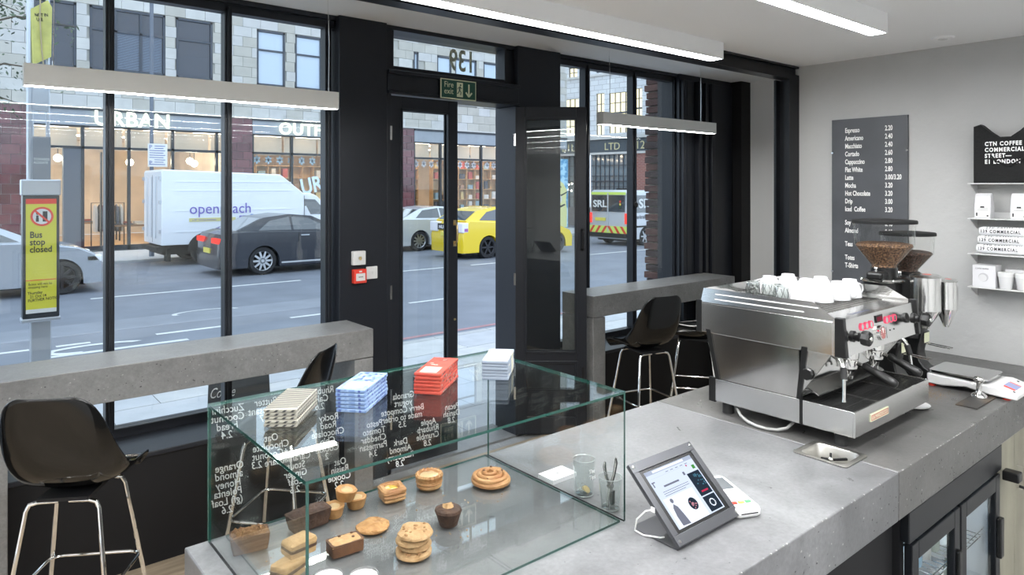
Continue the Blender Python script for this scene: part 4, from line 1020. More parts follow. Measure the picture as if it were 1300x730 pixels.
# ------------------------------------------------------------------ scale, tamper, mat, lid
sc = thing('digital_scale', 'white digital kitchen scale with steel plate and red feet', 'scale', (3.47, 0.875, CZ))
sw = .235; sl = .345
def hull(y0,y1,z0,z1,x0=0,x1=sw): return [(x0,y0,z0),(x1,y0,z0),(x1,y1,z1),(x0,y1,z1)]
P = [(0,.008),(0,.030),(.075,.052),(.105,.050),(.18,.050),(sl,.058),(sl,.012),(sl-.06,.010),(sl*.55,.024),(.10,.010)]
MB().prism([(p[0],p[1]) for p in P], 0, sw, 'x').build('body', white_metal, sc, bevel=.006, smooth=True, sharp=30)
m = MB(); m.layers([[(x+sw/2,y+.225,z) for x,y in rrect(.108,.118,.02,5)] for z in (.064,.070,.072)]); m.build('weighing_plate', bright_steel, sc, smooth=True, sharp=40)
MB().box(.04,sw-.04,.15,.30,.054,.064).build('plate_support', black_plastic, sc)
slope = math.atan2(.022,.075); SM = Matrix.Translation((0,0,.030)) @ Matrix.Rotation(slope,4,'X')
MB(SM).box(.050,.150,.024,.066,.0,.0012).build('display_surround', red, sc)
MB(SM).box(.068,.135,.022,.068,.001,.0018).build('display', mat('lcd_blue',(.30,.36,.62),.2,coat=.6), sc)
m = MB(SM); [m.lathe([(.005,0),(.005,.002),(.0002,.002)], (x,y,0), 10) for x,y in ((.03,.02),(.20,.05))]; m.build('button', ink, sc)
m = MB(); [m.lathe([(.016,0),(.016,.010)], (x,y,0), 14) for x,y in ((.025,.330),(sw-.03,.33),(.03,.045),(sw-.03,.045))]; m.build('feet', red, sc, smooth=True)
mt = thing('tamping_mat', 'black rubber mat under the tamper at the counter edge', 'mat', (3.375, .992, CZ))
MB().box(-.135,.135,-.040,.040,.0003,.006).build('mat', mat('worn_rubber',(.03,.028,.025),.5,col2=(.12,.075,.035),scale=8,thr=(.5,.8)), mt, bevel=.002)
tp = thing('tamper', 'chrome coffee tamper standing on the black rubber mat', 'tamper', (3.425, 1.000, CZ+.0062))
MB().lathe([(.0002,0),(.030,0),(.030,.008),(.026,.012),(.013,.020),(.0105,.028),(.0105,.058),(.014,.064),(.021,.070),(.0215,.078),(.016,.086),(.0002,.089)], (0,0,0), 28, cap=False).build('tamper_body', chrome, tp, smooth=True, sharp=50)
ld = thing('saucer', 'white saucer beside the right foot of the espresso machine', 'saucer', (3.085, 1.135, CZ))
MB().lathe([(.0002,.003),(.035,0),(.062,.010),(.063,.012),(.035,.004),(.0002,.006)], (0,0,0), 30, cap=False).build('dish', white_ceramic, ld, smooth=True)
stain = mat('ground_coffee', (.22,.11,.03), .9)
m = MB(); rnd = random.Random(9)
for k in range(420):
    a = rnd.gauss(3.33,.085); b_ = rnd.gauss(1.155,.035); r_ = rnd.uniform(.0006,.0018)
    if 3.16 < a < 3.46 and 1.06 < b_ < 1.25: m.lathe([(r_,0),(r_*.6,.0006),(.0002,.0008)], (a,b_,CZ), 5, cap=False)
o = m.build('spilled_coffee_grounds', stain); tag(o, 'brown spilled coffee grounds between machine and scale', 'coffee grounds', kind='stuff')

# ------------------------------------------------------------------ menu board
mb = thing('menu_board', 'dark grey menu board of white drink names and prices', 'board', (XW-.001, 2.004, 1.40))
MB().box(-.014, 0, -.430, 0, 0, 1.040).build('panel', slate, mb, bevel=.001)
m = MB(); [m.lathe([(.0002,-.018),(.006,-.018),(.006,-.014)], (0,y,z), 10, 'x', cap=False) for y,z in ((-.004,.84),(-.426,.84),(-.004,.12),(-.426,.12))]; m.build('fixing', bright_steel, mb)
rows_ = [('Espresso','2.20'),('Americano','2.40'),('Macchiato','2.40'),('Cortado','2.60'),('Cappuccino','2.80'),('Flat White','2.80'),('Latte','3.00/3.20'),('Mocha','3.20'),('Hot Chocolate','3.20'),('Drip','3.00'),('Iced  Coffee','3.20'),None,('Soy','0.40'),('Almond','0.60'),None,('Teas','2.20'),None,('Totes','8.00'),('T-Shirts','16.00')]
z = 2.372-1.40-.014; pitch = .0470
for i, rw in enumerate(rows_):
    if rw is None: z -= pitch*.72; continue
    text('drink_name', rw[0], white_ink, mb, (-.0148,-.080,z), WEST, .040, .0003, .60, weight=.0009)
    text('price', rw[1], white_ink, mb, (-.0148,-.308,z+.001), WEST, .040, .0003, .60, weight=.0009)
    z -= pitch

# ------------------------------------------------------------------ wall shelves and stock
SY0 = 1.243; SY1 = .62; SX = 4.08
for i, z in enumerate((2.052, 1.872, 1.692, 1.522)):
    t = thing('wall_shelf', ['top white metal shelf carrying the black tote bag','second white shelf from the top, with coffee bags','third white shelf from the top, with rolled shirts','lowest white shelf, with box and cups'][i], 'shelf', (SX, SY1, z))
    MB().box(0, XW-SX-.001, 0, SY0-SY1, -.004, 0).build('board', white_metal, t)
    MB().box(XW-SX-.004, XW-SX-.001, 0, SY0-SY1, 0, .03).build('lip', white_metal, t)
    MB().prism([(0.02,-.004),(XW-SX-.001,-.004),(XW-SX-.001,-.06)], SY0-SY1-.005, SY0-SY1-.002, 'y').build('bracket', white_metal, t)
# tote bag
fabric = mat('black_canvas', (.006,.006,.006), .9, bump=.3, bscale=80)
tg = thing('tote_bag', 'black canvas tote bag with white lettering on the top shelf', 'bag', (4.10, 1.225, 2.0525))
m = MB(); prof = [(0,.0),(.0,.290),(.03,.300),(.07,.262),(.11,.232),(.16,.232),(.20,.262),(.24,.298),(.30,.300),(.36,.29),(.36,0)]
Lr = []
for x, k in ((0,.97),(.012,1.0),(.045,1.0),(.060,.96)):
    Lr.append([(x+.004*math.sin(p[0]*40), -.18+(-(p[0])+.18)*k, p[1]*(.985 if k < 1 else 1)) for p in prof])
m.layers(Lr); m.build('bag', fabric, tg, smooth=True, sharp=50)
MB().tube([(.03,-.03,.285),(.0,-.05,.20),(-.004,-.10,.11),(-.004,-.16,.085),(-.004,-.22,.12),(0,-.26,.20),(.02,-.28,.285)], .006, 8).build('strap', fabric, tg, smooth=True)
for i, s in enumerate(('CTN COFFEE','COMMERCIAL','STREET—','E1 LONDON')):
    text('lettering', s, white_ink, tg, (-.0075,-.055,.188-i*.030), WEST, .028, .0003, .80, weight=.0012, space=1.25)
# coffee bags
def cbag(label, y, first=[None]):
    if first[0]: return dup(first[0], (4.09, y, 1.8725), 0, label)
    t = thing('coffee_bag', label, 'bag', (4.09, y, 1.8725), 0, 'white coffee bags on the second shelf'); first[0] = t
    MB().layers([[(0,-.07,0),(.06,-.07,0),(.06,0,0),(0,0,0)],[(0,-.072,.05),(.062,-.072,.05),(.062,.002,.05),(0,.002,.05)],[(.008,-.07,.112),(.05,-.07,.112),(.05,0,.112),(.008,0,.112)],[(.022,-.070,.128),(.038,-.070,.128),(.038,0,.128),(.022,0,.128)]]).build('pouch', white_card, t, bevel=.003)
    MB().box(-.0012,0,-.064,-.006,.008,.060).build('label', white_ink, t)
    m = MB(); m.box(-.0034,-.0012,-.044,-.026,.078,.108) if False else m.box(-.0020,-.0012,-.044,-.026,.055,.062); [m.box(-.0020,-.0012,-.060,-.012,.052-.009*k,.0535-.009*k) for k in range(2)]; m.box(-.002,-.0012,-.014,-.008,.012,.03); m.box(-.002,-.0012,-.062,-.054,.010,.018); m.build('label_print', ink, t)
    MB(Matrix.Rotation(R(7),4,'Y')).box(-.0040,-.0022,-.046,-.026,.070,.100).build('picture_mark', ink, t)
    return t
cbag('white coffee bag with printed label, left one on the second shelf', 1.215)
cbag('white coffee bag with printed label, cut by the right edge of the photo', 1.060)
# rolled shirts
shirt = mat('white_cotton', (.80,.80,.81), .9, bump=.4, bscale=40)
for i in range(3):
    t = thing('rolled_shirt', ['white rolled shirt with black print, lowest of three','white rolled shirt with black print, middle of three','white rolled shirt with black print, topmost of three'][i], 'shirt', (4.125, 1.212-.006*i, 1.6925+.026+i*.044), 0, 'rolled shirts on the third shelf')
    MB(Matrix.Translation((0,-.19,0))).lathe([(.001,.19),(.018,.19),(.0235,.175),(.0245,.0),(.0235,-.175),(.018,-.19),(.001,-.19)], (0,0,0), 18, 'y', cap=False).build('roll', shirt, t, smooth=True)
    text('lettering', '139 COMMERCIAL', ink, t, (-.0258,-.008,-.006), WEST, .022, .0003, .75, weight=.0006, space=1.35)
    text('lettering', 'CTN COFFEE LDN', ink, t, (-.0200,-.030,.0125), (R(48),0,R(-90)), .018, .0003, .75, weight=.0006, space=1.6)
# lowest shelf
bx = thing('dripper_box', 'white cardboard box with round cut-out on the lowest shelf', 'box', (4.085, 1.222, 1.5225))
MB().box(0,.10,-.100,0,0,.112).build('carton', white_card, bx, bevel=.001)
MB().lathe([(.0002,-.0006),(.022,-.0006)], (0,-.048,.052), 22, 'x', cap=False).build('round_print', mat('soft_grey',(.45,.45,.46),.6), bx)
MB().lathe([(.0002,-.0010),(.018,-.0010)], (0,-.045,.049), 22, 'x', cap=False).build('window', white_ceramic, bx)
text('lettering', 'COFFEE DRIPPER', ink, bx, (-.0008,-.012,.092), WEST, .010, .0002, .8)
for i, y in enumerate((1.085, 1.012)):
    t = thing('keep_cup', ['white lidded takeaway cup beside the white box','white lidded takeaway cup at the right edge of the photo'][i], 'cup', (4.115, y, 1.5225), 0, 'white lidded cups on the lowest shelf')
    MB().lathe([(.0002,0),(.024,0),(.026,.004),(.034,.062),(.034,.066)], (0,0,0), 26, cap=False).build('cup_body', white_ceramic, t, smooth=True)
    MB().lathe([(.036,.062),(.037,.066),(.037,.080),(.033,.084),(.0002,.084)], (0,0,0), 26, cap=False).build('lid', white_metal, t, smooth=True)
t = thing('carton', 'low white carton behind the takeaway cups', 'box', (4.16, 1.10, 1.5225)); MB().box(0,.055,-.3,0,0,.095).build('carton_body', white_card, t, bevel=.001)
# ================================================================== outside
GZ = -.12
asphalt = mat('asphalt', (.175,.19,.225), .62, var=.14, scale=1.2, bump=.3, bscale=60, detail=8)
asphalt2 = mat('asphalt_patch', (.22,.235,.27), .62, var=.1, scale=2, bump=.3, bscale=60)
paint_w = mat('road_paint', (.62,.63,.62), .6, var=.12, scale=8)
paint_r = mat('road_paint_red', (.36,.19,.20), .7, var=.15, scale=6)
pave_m = [mat('paving_%d' % i, c, .7, var=.08, scale=4, bump=.15, bscale=40) for i, c in enumerate(((.47,.48,.50),(.43,.44,.46),(.50,.50,.50)))]
stone_m = [mat('stone_%d' % i, c, .85, var=.07, scale=3, bump=.15, bscale=20) for i, c in enumerate(((.47,.45,.41),(.53,.52,.50),(.43,.41,.37),(.50,.49,.48)))]
joint_m = mat('stone_joint', (.40,.38,.34), .9)
kerb_m = mat('kerb_granite', (.42,.42,.42), .8, var=.1)
road = sbox('road', asphalt, -14, 46, 8.18, 22.2, -.3, GZ)
sbox('road_patch', asphalt2, -14, 7.0, 11.8, 12.75, GZ-.05, GZ+.002)
sbox('road_side_street', asphalt, 25.4, 28.4, 22.3, 44, -.3, GZ+.001)
pv = sbox('pavement', joint_m, -14, 46, 4.66, 8.03, -.3, GZ+.03)
i = 0
for iy in range(5):
    for ix in range(13):
        x = -2.0+ix*.92+(.46 if iy % 2 else 0); y = 4.665+iy*.67
        MB().box(x+.004, x+.916, y+.004, y+.666, GZ+.02, GZ+.058+.001*((ix*3+iy) % 3)).build('paving_slab', pave_m[(ix*5+iy*3) % 3], pv); i += 1
kb = struct(bpy.data.objects.new('kerb', None)); COL.objects.link(kb)
for ix in range(16): MB().box(-2+ix*.92+.004, -2+ix*.92+.916, 8.032, 8.18, -.3, GZ+.058).build('kerb_stone', kerb_m, kb, bevel=.01)
sbox('pavement_far', pave_m[0], -14, 25.4, 22.35, 26, -.3, GZ+.06); sbox('pavement_far_corner', pave_m[0], 28.3, 46, 22.35, 24, -.3, GZ+.05)
k2 = struct(bpy.data.objects.new('kerb_far', None)); COL.objects.link(k2)
MB().box(-14, 25.4, 22.2, 22.35, -.3, GZ+.07).build('kerb_stone', kerb_m, k2)
def line(nm, x0, x1, y0, y1, m_=paint_w): return struct(MB().box(x0, x1, y0, y1, GZ-.01, GZ+.004).build(nm, m_))
for a, b in ((-8.5,-4.5),(-2.2,.6),(2.3,6.5),(8.9,10.9),(11.4,14.0),(16,19),(21,24)): line('lane_line', a, b, 15.42, 15.52)
for a, b in ((-.9,.1),(.25,.95),(1.25,1.65),(2.48,3.45),(4.5,5.3),(6.77,7.6),(9.0,9.9)): line('centre_dash', a, b, 11.08, 11.17)
line('red_line', -14, 30, 8.28, 8.38, paint_r); line('red_line', -14, 30, 8.50, 8.60, paint_r)
def ring(cx, cy, rx, ry, wd, a0=0, a1=360):
    m = MB(); n = 40; rows = []
    for k in range(n+1):
        a = R(a0+(a1-a0)*k/n); rows.append((m.v((cx+rx*math.cos(a), cy+ry*math.sin(a), GZ+.0045)), m.v((cx+(rx-wd)*math.cos(a), cy+(ry-wd*.7)*math.sin(a), GZ+.0045))))
    for p, q in zip(rows, rows[1:]): m.f([p[0], q[0], q[1], p[1]])
    return struct(m.build('road_letter', paint_w))
ring(1.65, 10.72, .62, .26, .15, 20, 250); line('road_letter_bar', 1.1, 2.75, 10.42, 10.53)
ring(3.6, 12.6, .55, .25, .08, 0, 200)

# ------------------------------------------------------------------ long stone building across the street (facade plane y = 26)
FY = 26.0
b1 = thing('shop_building', 'pale stone building with shop fronts across the street', 'building', (0, FY, GZ))
bz = lambda z: z-GZ
core = mat('facade_core', (.40,.39,.36), .9)
wins = []       # openings (x0,x1,z0,z1)
WX_ = [(-1.6,.4),(2.30,3.47),(3.84,6.09),(6.44,7.65),(9.23,10.31),(10.71,11.80),(12.4,13.4),(13.8,14.8),(16.05,16.3),(17.27,18.05),(18.25,19.47),(19.88,20.95),(21.6,22.8)]
for x0, x1 in WX_:
    wins.append((x0, x1, 5.87, 7.95)); wins.append((x0, x1, 9.2, 11.4))
# core wall pieces around the windows
m = MB()
def core_box(x0,x1,z0,z1): m.box(x0,x1,.06,.5,bz(z0),bz(z1))
core_box(-9,25.4,4.62,5.87); core_box(-9,25.4,7.95,9.2); core_box(-9,25.4,11.4,14)
px = -9
for x0, x1 in WX_:
    core_box(px,x0,5.87,7.95); core_box(px,x0,9.2,11.4); px = x1
core_box(px,25.4,5.87,7.95); core_box(px,25.4,9.2,11.4)
m.build('wall_core', core, b1)
# stone blocks where the camera can see them
def visible(x):
    return 1.2 < x < 12.0 or 15.2 < x < 21.2 or 23.6 < x < 25.3
cnt = 0; rnd = random.Random(12); zc = 4.64; row = 0
proto_blk = {}
while zc < 10.6 and cnt < 296:
    hh = .37; x = -.2+(.33 if row % 2 else 0)
    while x < 25.3:
        x1 = x+.66; xa, xb = x, min(x1, 25.35)
        zt = zc+hh
        for (wx0, wx1, wz0, wz1) in wins:
            if zc+hh*.5 > wz0 and zc+hh*.5 < wz1:
                if xa < wx1 and xb > wx0:
                    if xa < wx0: xb = min(xb, wx0)
                    elif xb > wx1: xa = max(xa, wx1)
                    else: xa = xb
        if xb-xa > .12 and visible((xa+xb)/2) and cnt < 296:
            # upper rows only show through the transom and the left edge
            limit = 8.3 if xb < 12.5 else (8.8 if xb < 22 else 10.6)
            if zt < limit+.3:
                MB().box(xa+.005, xb-.005, rnd.uniform(-.006,.0), .06, bz(zc)+.005, bz(zt)-.005).build('stone_block', stone_m[rnd.randrange(4)], b1); cnt += 1
        x = x1
    zc += hh; row += 1
print('stone blocks', cnt)
# ledge / cornice over the fascia
MB().box(-9, 25.4, -.12, .1, bz(4.60), bz(4.66)).build('cornice', stone_m[1], b1)
frame_d = mat('window_frame_dark', (.045,.055,.075), .5); pane_u = mat('upper_glass', (.030,.036,.055), .10, coat=.35, spec=.6); blind = mat('roller_blind', (.50,.58,.68), .7); venet = mat('venetian', (.16,.20,.27), .6)
for i, (x0, x1) in enumerate(WX_):
    for z0, z1 in ((5.87,7.95),(9.2,11.4)):
        if x1 < 1 or (z0 > 9 and x1 < 15): continue
        m = MB(); t_ = .07
        for q in ((x0,x0+t_,z0,z1),(x1-t_,x1,z0,z1),(x0,x1,z0,z0+t_),(x0,x1,z1-t_,z1)): m.box(q[0],q[1],.02,.12,bz(q[2]),bz(q[3]))
        zt = z1-.75
        m.box(x0,x1,.03,.10,bz(zt)-.035,bz(zt)+.035)
        if x1-x0 > 1.8:
            for xm in (x0+(x1-x0)/3, x0+(x1-x0)*2/3): m.box(xm-.04,xm+.04,.03,.10,bz(z0),bz(z1))
        wf = m.build('window_frame', frame_d, b1)
        MB().box(x0+t_,x1-t_,.085,.095,bz(z0)+t_,bz(z1)-t_).build('pane', pane_u, wf)
        if x0 > 9: MB().box(x0+t_,x1-t_,.070,.083,bz(z0)+.08,bz(z1)-.08).build('blind', blind, wf)
        elif x0 > 3.5 and x1 < 6.2:
            mm = MB()
            for k in range(34): mm.box(x0+(x1-x0)/3+.05, x1-.1, .072,.084, bz(z0)+.1+k*.038, bz(z0)+.122+k*.038)
            o = mm.build('venetian_slats', venet, wf); o['kind'] = 'stuff'
        MB().box(x0-.02,x1+.02,-.05,.06,bz(z0)-.07,bz(z0)).build('sill', stone_m[3], b1)
# fascia
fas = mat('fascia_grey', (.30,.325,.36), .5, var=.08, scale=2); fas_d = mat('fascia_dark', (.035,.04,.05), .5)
for x0, x1 in ((2.16,8.24),(9.06,15.2),(16.06,25.3)):
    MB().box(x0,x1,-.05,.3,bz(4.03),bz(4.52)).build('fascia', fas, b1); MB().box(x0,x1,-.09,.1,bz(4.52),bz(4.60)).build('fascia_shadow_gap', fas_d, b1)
# glazed tile piers
tile_m = [mat('tile_%d' % i, c, .15, coat=.6, var=.2, scale=3) for i, c in enumerate(((.13,.035,.045),(.10,.03,.035),(.155,.05,.055)))]
grout_m = mat('tile_grout', (.35,.33,.32), .9)
for x0, x1, lab in ((-.4,2.16,0),(8.24,9.06,1),(15.2,16.06,2)):
    MB().box(x0,x1,.0,.4,bz(0)-.1,bz(4.60)).build('tile_backing', grout_m, b1)
    z = 0.0; r_ = 0
    while z < 4.58:
        x = x0-(.24 if r_ % 2 else 0)
        while x < x1:
            a, b_ = max(x,x0), min(x+.48,x1)
            if b_-a > .05 and (a > .9): MB().box(a+.008,b_-.008,-.025,.02,bz(z)+.008,bz(min(z+.305,4.6))-.006).build('glazed_tile', tile_m[int(x*7+r_) % 3], b1)
            x += .48
        z += .305; r_ += 1
# illuminated sign letters
sign_m = emis('sign_glow', (.92,1.0,.80), 2.2)
text('illuminated_letters', 'URBAN', sign_m, b1, (3.93,-.12,bz(4.06)), FRONT, .68, .03, .98, weight=.006, space=1.06)
text('illuminated_letters', 'OUTFITTERS', sign_m, b1, (10.02,-.12,bz(4.06)), FRONT, .64, .03, .98, weight=.006, space=1.06)
# shop fronts
sf = mat('shopfront_dark', (.03,.034,.04), .35); shop_glass = glass('shop_glass', (.97,.97,.96), 1.5, .7)
tr_cream = mat('transom_cream', (.75,.66,.55), .8)
warmw = mat('shop_wall', (.74,.64,.52), .8, var=.15, scale=1); shopfloor = mat('shop_floor', (.52,.36,.22), .4, var=.15, scale=2)
bays = [([2.24,3.64,4.97,6.32,7.79,8.24], 1), ([9.06,10.57,12.0,13.6,15.2], 0), ([16.06,17.45,19.75,21.5,23.6], 0)]
for xs_, door_ in bays:
    for x in xs_: MB().box(x-.04,x+.05,-.02,.12,bz(-.06),bz(4.03)).build('mullion', sf, b1)
    MB().box(xs_[0],xs_[-1],-.02,.12,bz(3.28),bz(3.36)).build('transom_bar', sf, b1); MB().box(xs_[0],xs_[-1],-.02,.12,bz(3.97),bz(4.03)).build('head_bar', sf, b1)
    MB().box(xs_[0],xs_[-1],-.02,.12,bz(-.06),bz(.12)).build('base_bar', sf, b1)
    for a, b_ in zip(xs_, xs_[1:]):
        MB().box(a+.05,b_-.04,.04,.05,bz(.12),bz(3.28)).build('shop_pane', shop_glass, b1)
        MB().box(a+.05,b_-.04,.04,.05,bz(3.36),bz(3.97)).build('shop_pane', shop_glass, b1)
        MB().box(a+.05,b_-.04,.9,.95,bz(3.30),bz(4.0)).build('transom_panel', tr_cream, b1)
MB().box(3.12,3.62,.0,.3,bz(-.06),bz(3.28)).build('door_post', mat('door_post_grey',(.11,.12,.14),.4), b1)
MB().box(4.20,4.24,.3,.5,bz(-.06),bz(3.2)).build('inner_post', sf, b1)
# interior shell
MB().box(-.4,25.3,.3,9,bz(-.1),bz(-.02)).build('shop_floor', shopfloor, b1)
MB().box(-.4,25.3,8.8,9,bz(0),bz(4.1)).build('shop_back_wall', warmw, b1)
MB().box(-.4,25.3,1.0,9,bz(4.02),bz(4.1)).build('shop_ceiling', warmw, b1)
for x in (8.6,15.6): MB().box(x-.1,x+.1,.4,8.9,bz(0),bz(4.1)).build('shop_partition', warmw, b1)
shop_l = emis('shop_light', (1.0,.80,.58), 42)
shop_l2 = emis('transom_fill_light', (1.0,.85,.68), 16)  # for an added row of lamps that brightens the transom panels
for i, x in enumerate([1.2,2.8,4.4,6.0,7.6,9.8,11.4,13.2,16.6,18.2,19.8,21.4,23]): MB().box(x-.35,x+.35,1.6,1.75,bz(3.98),bz(4.01)).build('shop_ceiling_lamp', shop_l, b1); MB().box(x-.35,x+.35,4.6,4.75,bz(3.98),bz(4.01)).build('shop_ceiling_lamp', shop_l, b1); MB().box(x-.5,x+.5,.40,.43,bz(3.985),bz(4.01)).build('transom_fill_lamp', shop_l2, b1)
bulb = emis('bulb', (1.0,.90,.72), 22)
k = 0
for (x, y, z) in ((2.75,28.5,2.95),(3.15,27.6,3.02),(4.7,28,2.95),(5.3,27.6,2.92),(6.0,27.4,2.96),(7.2,27.2,3.0),(7.7,28.5,2.95)):
    t = thing('shop_pendant', 'glowing globe lamp, %s from the left in the clothes shop' % ORD[k], 'lamp', (x,y,z), 0, 'globe lamps in the clothes shop')
    MB().lathe([(.0002,-.13),(.09,-.09),(.13,0),(.09,.09),(.0002,.13)], (0,0,0), 16, cap=False).build('globe', bulb, t, smooth=True)
    MB().tube([(0,0,.13),(0,0,4.02-z)], .012, 6).build('cord', sf, t); k += 1
# merchandise
cloth_m = [mat('garment_%d' % i, c, .9) for i, c in enumerate(((.03,.03,.035),(.55,.55,.55),(.12,.13,.17),(.45,.30,.20),(.7,.68,.62),(.25,.06,.05)))]
def rail_of_clothes(x, y, n, lab):
    t = thing('clothes_rail', lab, 'clothes rail', (x,y,-.06))
    MB().tube([(0,0,0),(0,0,1.55),(n*.13+.1,0,1.55),(n*.13+.1,0,0)], .02, 6).build('frame', sf, t)
    for k in range(n):
        X = .12+k*.13
        gtag = thing('garment', '%s garment, %s from the left on the %s' % (['black','pale grey','dark blue-grey','tan','off-white','dark red'][(k*5+n) % 6], ORD[k], lab), 'clothing', (x+X,y,-.06), 0, 'garments on the '+lab)
        MB().layers([[(-.03,-.28,.55),(.03,-.28,.55),(.03,.28,.55),(-.03,.28,.55)],[(-.04,-.26,1.2),(.04,-.26,1.2),(.04,.26,1.2),(-.04,.26,1.2)],[(-.03,-.2,1.42),(.03,-.2,1.42),(.03,.2,1.42),(-.03,.2,1.42)],[(-.01,-.03,1.5),(.01,-.03,1.5),(.01,.03,1.5),(-.01,.03,1.5)]]).build('cloth', cloth_m[(k*5+n) % 6], gtag)
rail_of_clothes(4.15, 27.8, 7, 'clothes rail seen behind the white van')
rail_of_clothes(2.35, 29.2, 5, 'clothes rail at the shop back left')
def table(x, y, w, lab):
    t = thing('display_table', lab, 'table', (x,y,-.06))
    MB().box(0,w,0,.7,.72,.78).build('top', mat('table_wood',(.25,.14,.07),.5) if 'table_wood' not in bpy.data.materials else bpy.data.materials['table_wood'], t)
    for a in (.04,w-.04):
        for b_ in (.04,.66): MB().box(a-.025,a+.025,b_-.025,b_+.025,0,.72).build('leg', sf, t)
    n = int(w/.36)
    for k in range(n):
        for j in range(2):
            o = MB().box(x+.06+k*.36,x+.32+k*.36,y+.08+j*.32,y+.34+j*.32,.72,.76+.06*((k*3+j) % 3)).build('folded_clothes', cloth_m[(k*2+j*3) % 6])
            tag(o, '%s folded pile, %s from the left, %s row, %s' % (['black','pale grey','dark blue','tan','off-white','dark red'][(k*2+j*3) % 6], ORD[k], 'front' if j == 0 else 'back', lab), 'clothing', 'folded clothes on the '+lab)
table(4.7, 27.3, 2.2, 'front table in the shop')
table(3.9, 30.2, 1.6, 'low back table in the shop')
# shop at the right: cube shelving with goods
shelf_w = mat('cube_wood', (.60,.40,.20), .6, var=.1)
goods = [mat('goods_%d' % i, c, .6) for i, c in enumerate(((.75,.72,.68),(.55,.12,.10),(.10,.10,.12),(.70,.55,.25),(.30,.45,.55),(.8,.78,.75),(.45,.28,.18)))]
def cubes(x, y, nx, nz_, lab):
    t = thing('cube_shelving', lab, 'shelving', (x,y,-.06)); c = .50
    m = MB()
    for i in range(nx+1): m.box(i*c-.015,i*c+.015,0,.32,0,nz_*c)
    for j in range(nz_+1): m.box(0,nx*c,0,.32,j*c-.015,j*c+.015)
    m.box(0,nx*c,.31,.33,0,nz_*c); m.build('carcass', shelf_w, t)
    rnd = random.Random(nx*7+int(x))
    for i in range(nx):
        for j in range(nz_):
            if rnd.random() < .15: continue
            w_ = rnd.uniform(.14,.34); h_ = rnd.uniform(.15,.40)
            gi = rnd.randrange(7); o = MB().box(x+i*c+.25-w_/2,x+i*c+.25+w_/2,y+.05,y+.25,-.06+j*c+.016,-.06+j*c+.016+h_).build('boxed_goods', goods[gi])
            tag(o, '%s box, column %s, row %s up, %s' % (['cream','red','black','gold','blue','white','brown'][gi], ORD[i], ORD[j], lab), 'goods', 'goods in the '+lab)
cubes(16.4, 28.6, 3, 7, 'cube shelving at left of the gift shop')
cubes(18.3, 27.9, 9, 7, 'cube shelving across the gift shop')
cubes(10.2, 28.8, 8, 6, 'cube shelving behind the van cab')
for k in range(26):
    x = 16.4+k*.22; h_ = .12+.1*((k*7) % 3)
    o = MB().box(x,x+.18,26.6+.1*(k%3),26.9+.1*(k%3),.70,.70+h_).build('gift_box', goods[(k*3) % 7]); tag(o, '%s gift box, %s from the left on the gift shop window table' % (['cream','red','black','gold','blue','white','brown'][(k*3) % 7], ORD[k]), 'goods', 'gift boxes on the window table')
t = thing('window_table', 'low wooden window table in the gift shop', 'table', (16.3,26.5,-.06)); MB().box(0,6,0,.6,.70,.76).build('top', shelf_w, t); [MB().box(a,a+.06,.05,.55,0,.70).build('leg', shelf_w, t) for a in (.05,3,5.9)]
bunt = mat('snowflake_blue', (.45,.60,.72), .7)
def flakes(x0, x1, n, col, lab):
    rnd = random.Random(n)
    for k in range(n):
        x = x0+(x1-x0)*k/(n-1); m = MB(Matrix.Translation((x,26.2,3.08)))
        for a in range(3):
            c_, s_ = math.cos(R(60*a+90)), math.sin(R(60*a+90)); m2 = [(-c_*.13+s_*.035,0,-s_*.16-c_*.035),(c_*.13+s_*.035,0,s_*.16-c_*.035),(c_*.13-s_*.035,0,s_*.16+c_*.035),(-c_*.13-s_*.035,0,-s_*.16+c_*.035)]
            m.layers([m2,[(p[0],.01,p[2]) for p in m2]])
        o = m.build('paper_star', col); tag(o, 'paper star, %s from the left, in the %s' % (ORD[k], lab), 'decoration', 'paper stars in the '+lab)
flakes(9.3, 15.0, 14, bunt, 'shop window right of the white van')
flakes(16.3, 23.4, 19, mat('star_white',(.72,.72,.78),.7), 'gift shop window')
winl = mat('window_lettering', (.65,.78,.88), .5)
text('window_lettering', 'URBAN', winl, b1, (11.0,.03,bz(1.75)), (R(90),R(-12),0), .85, .004, .8, weight=.02)
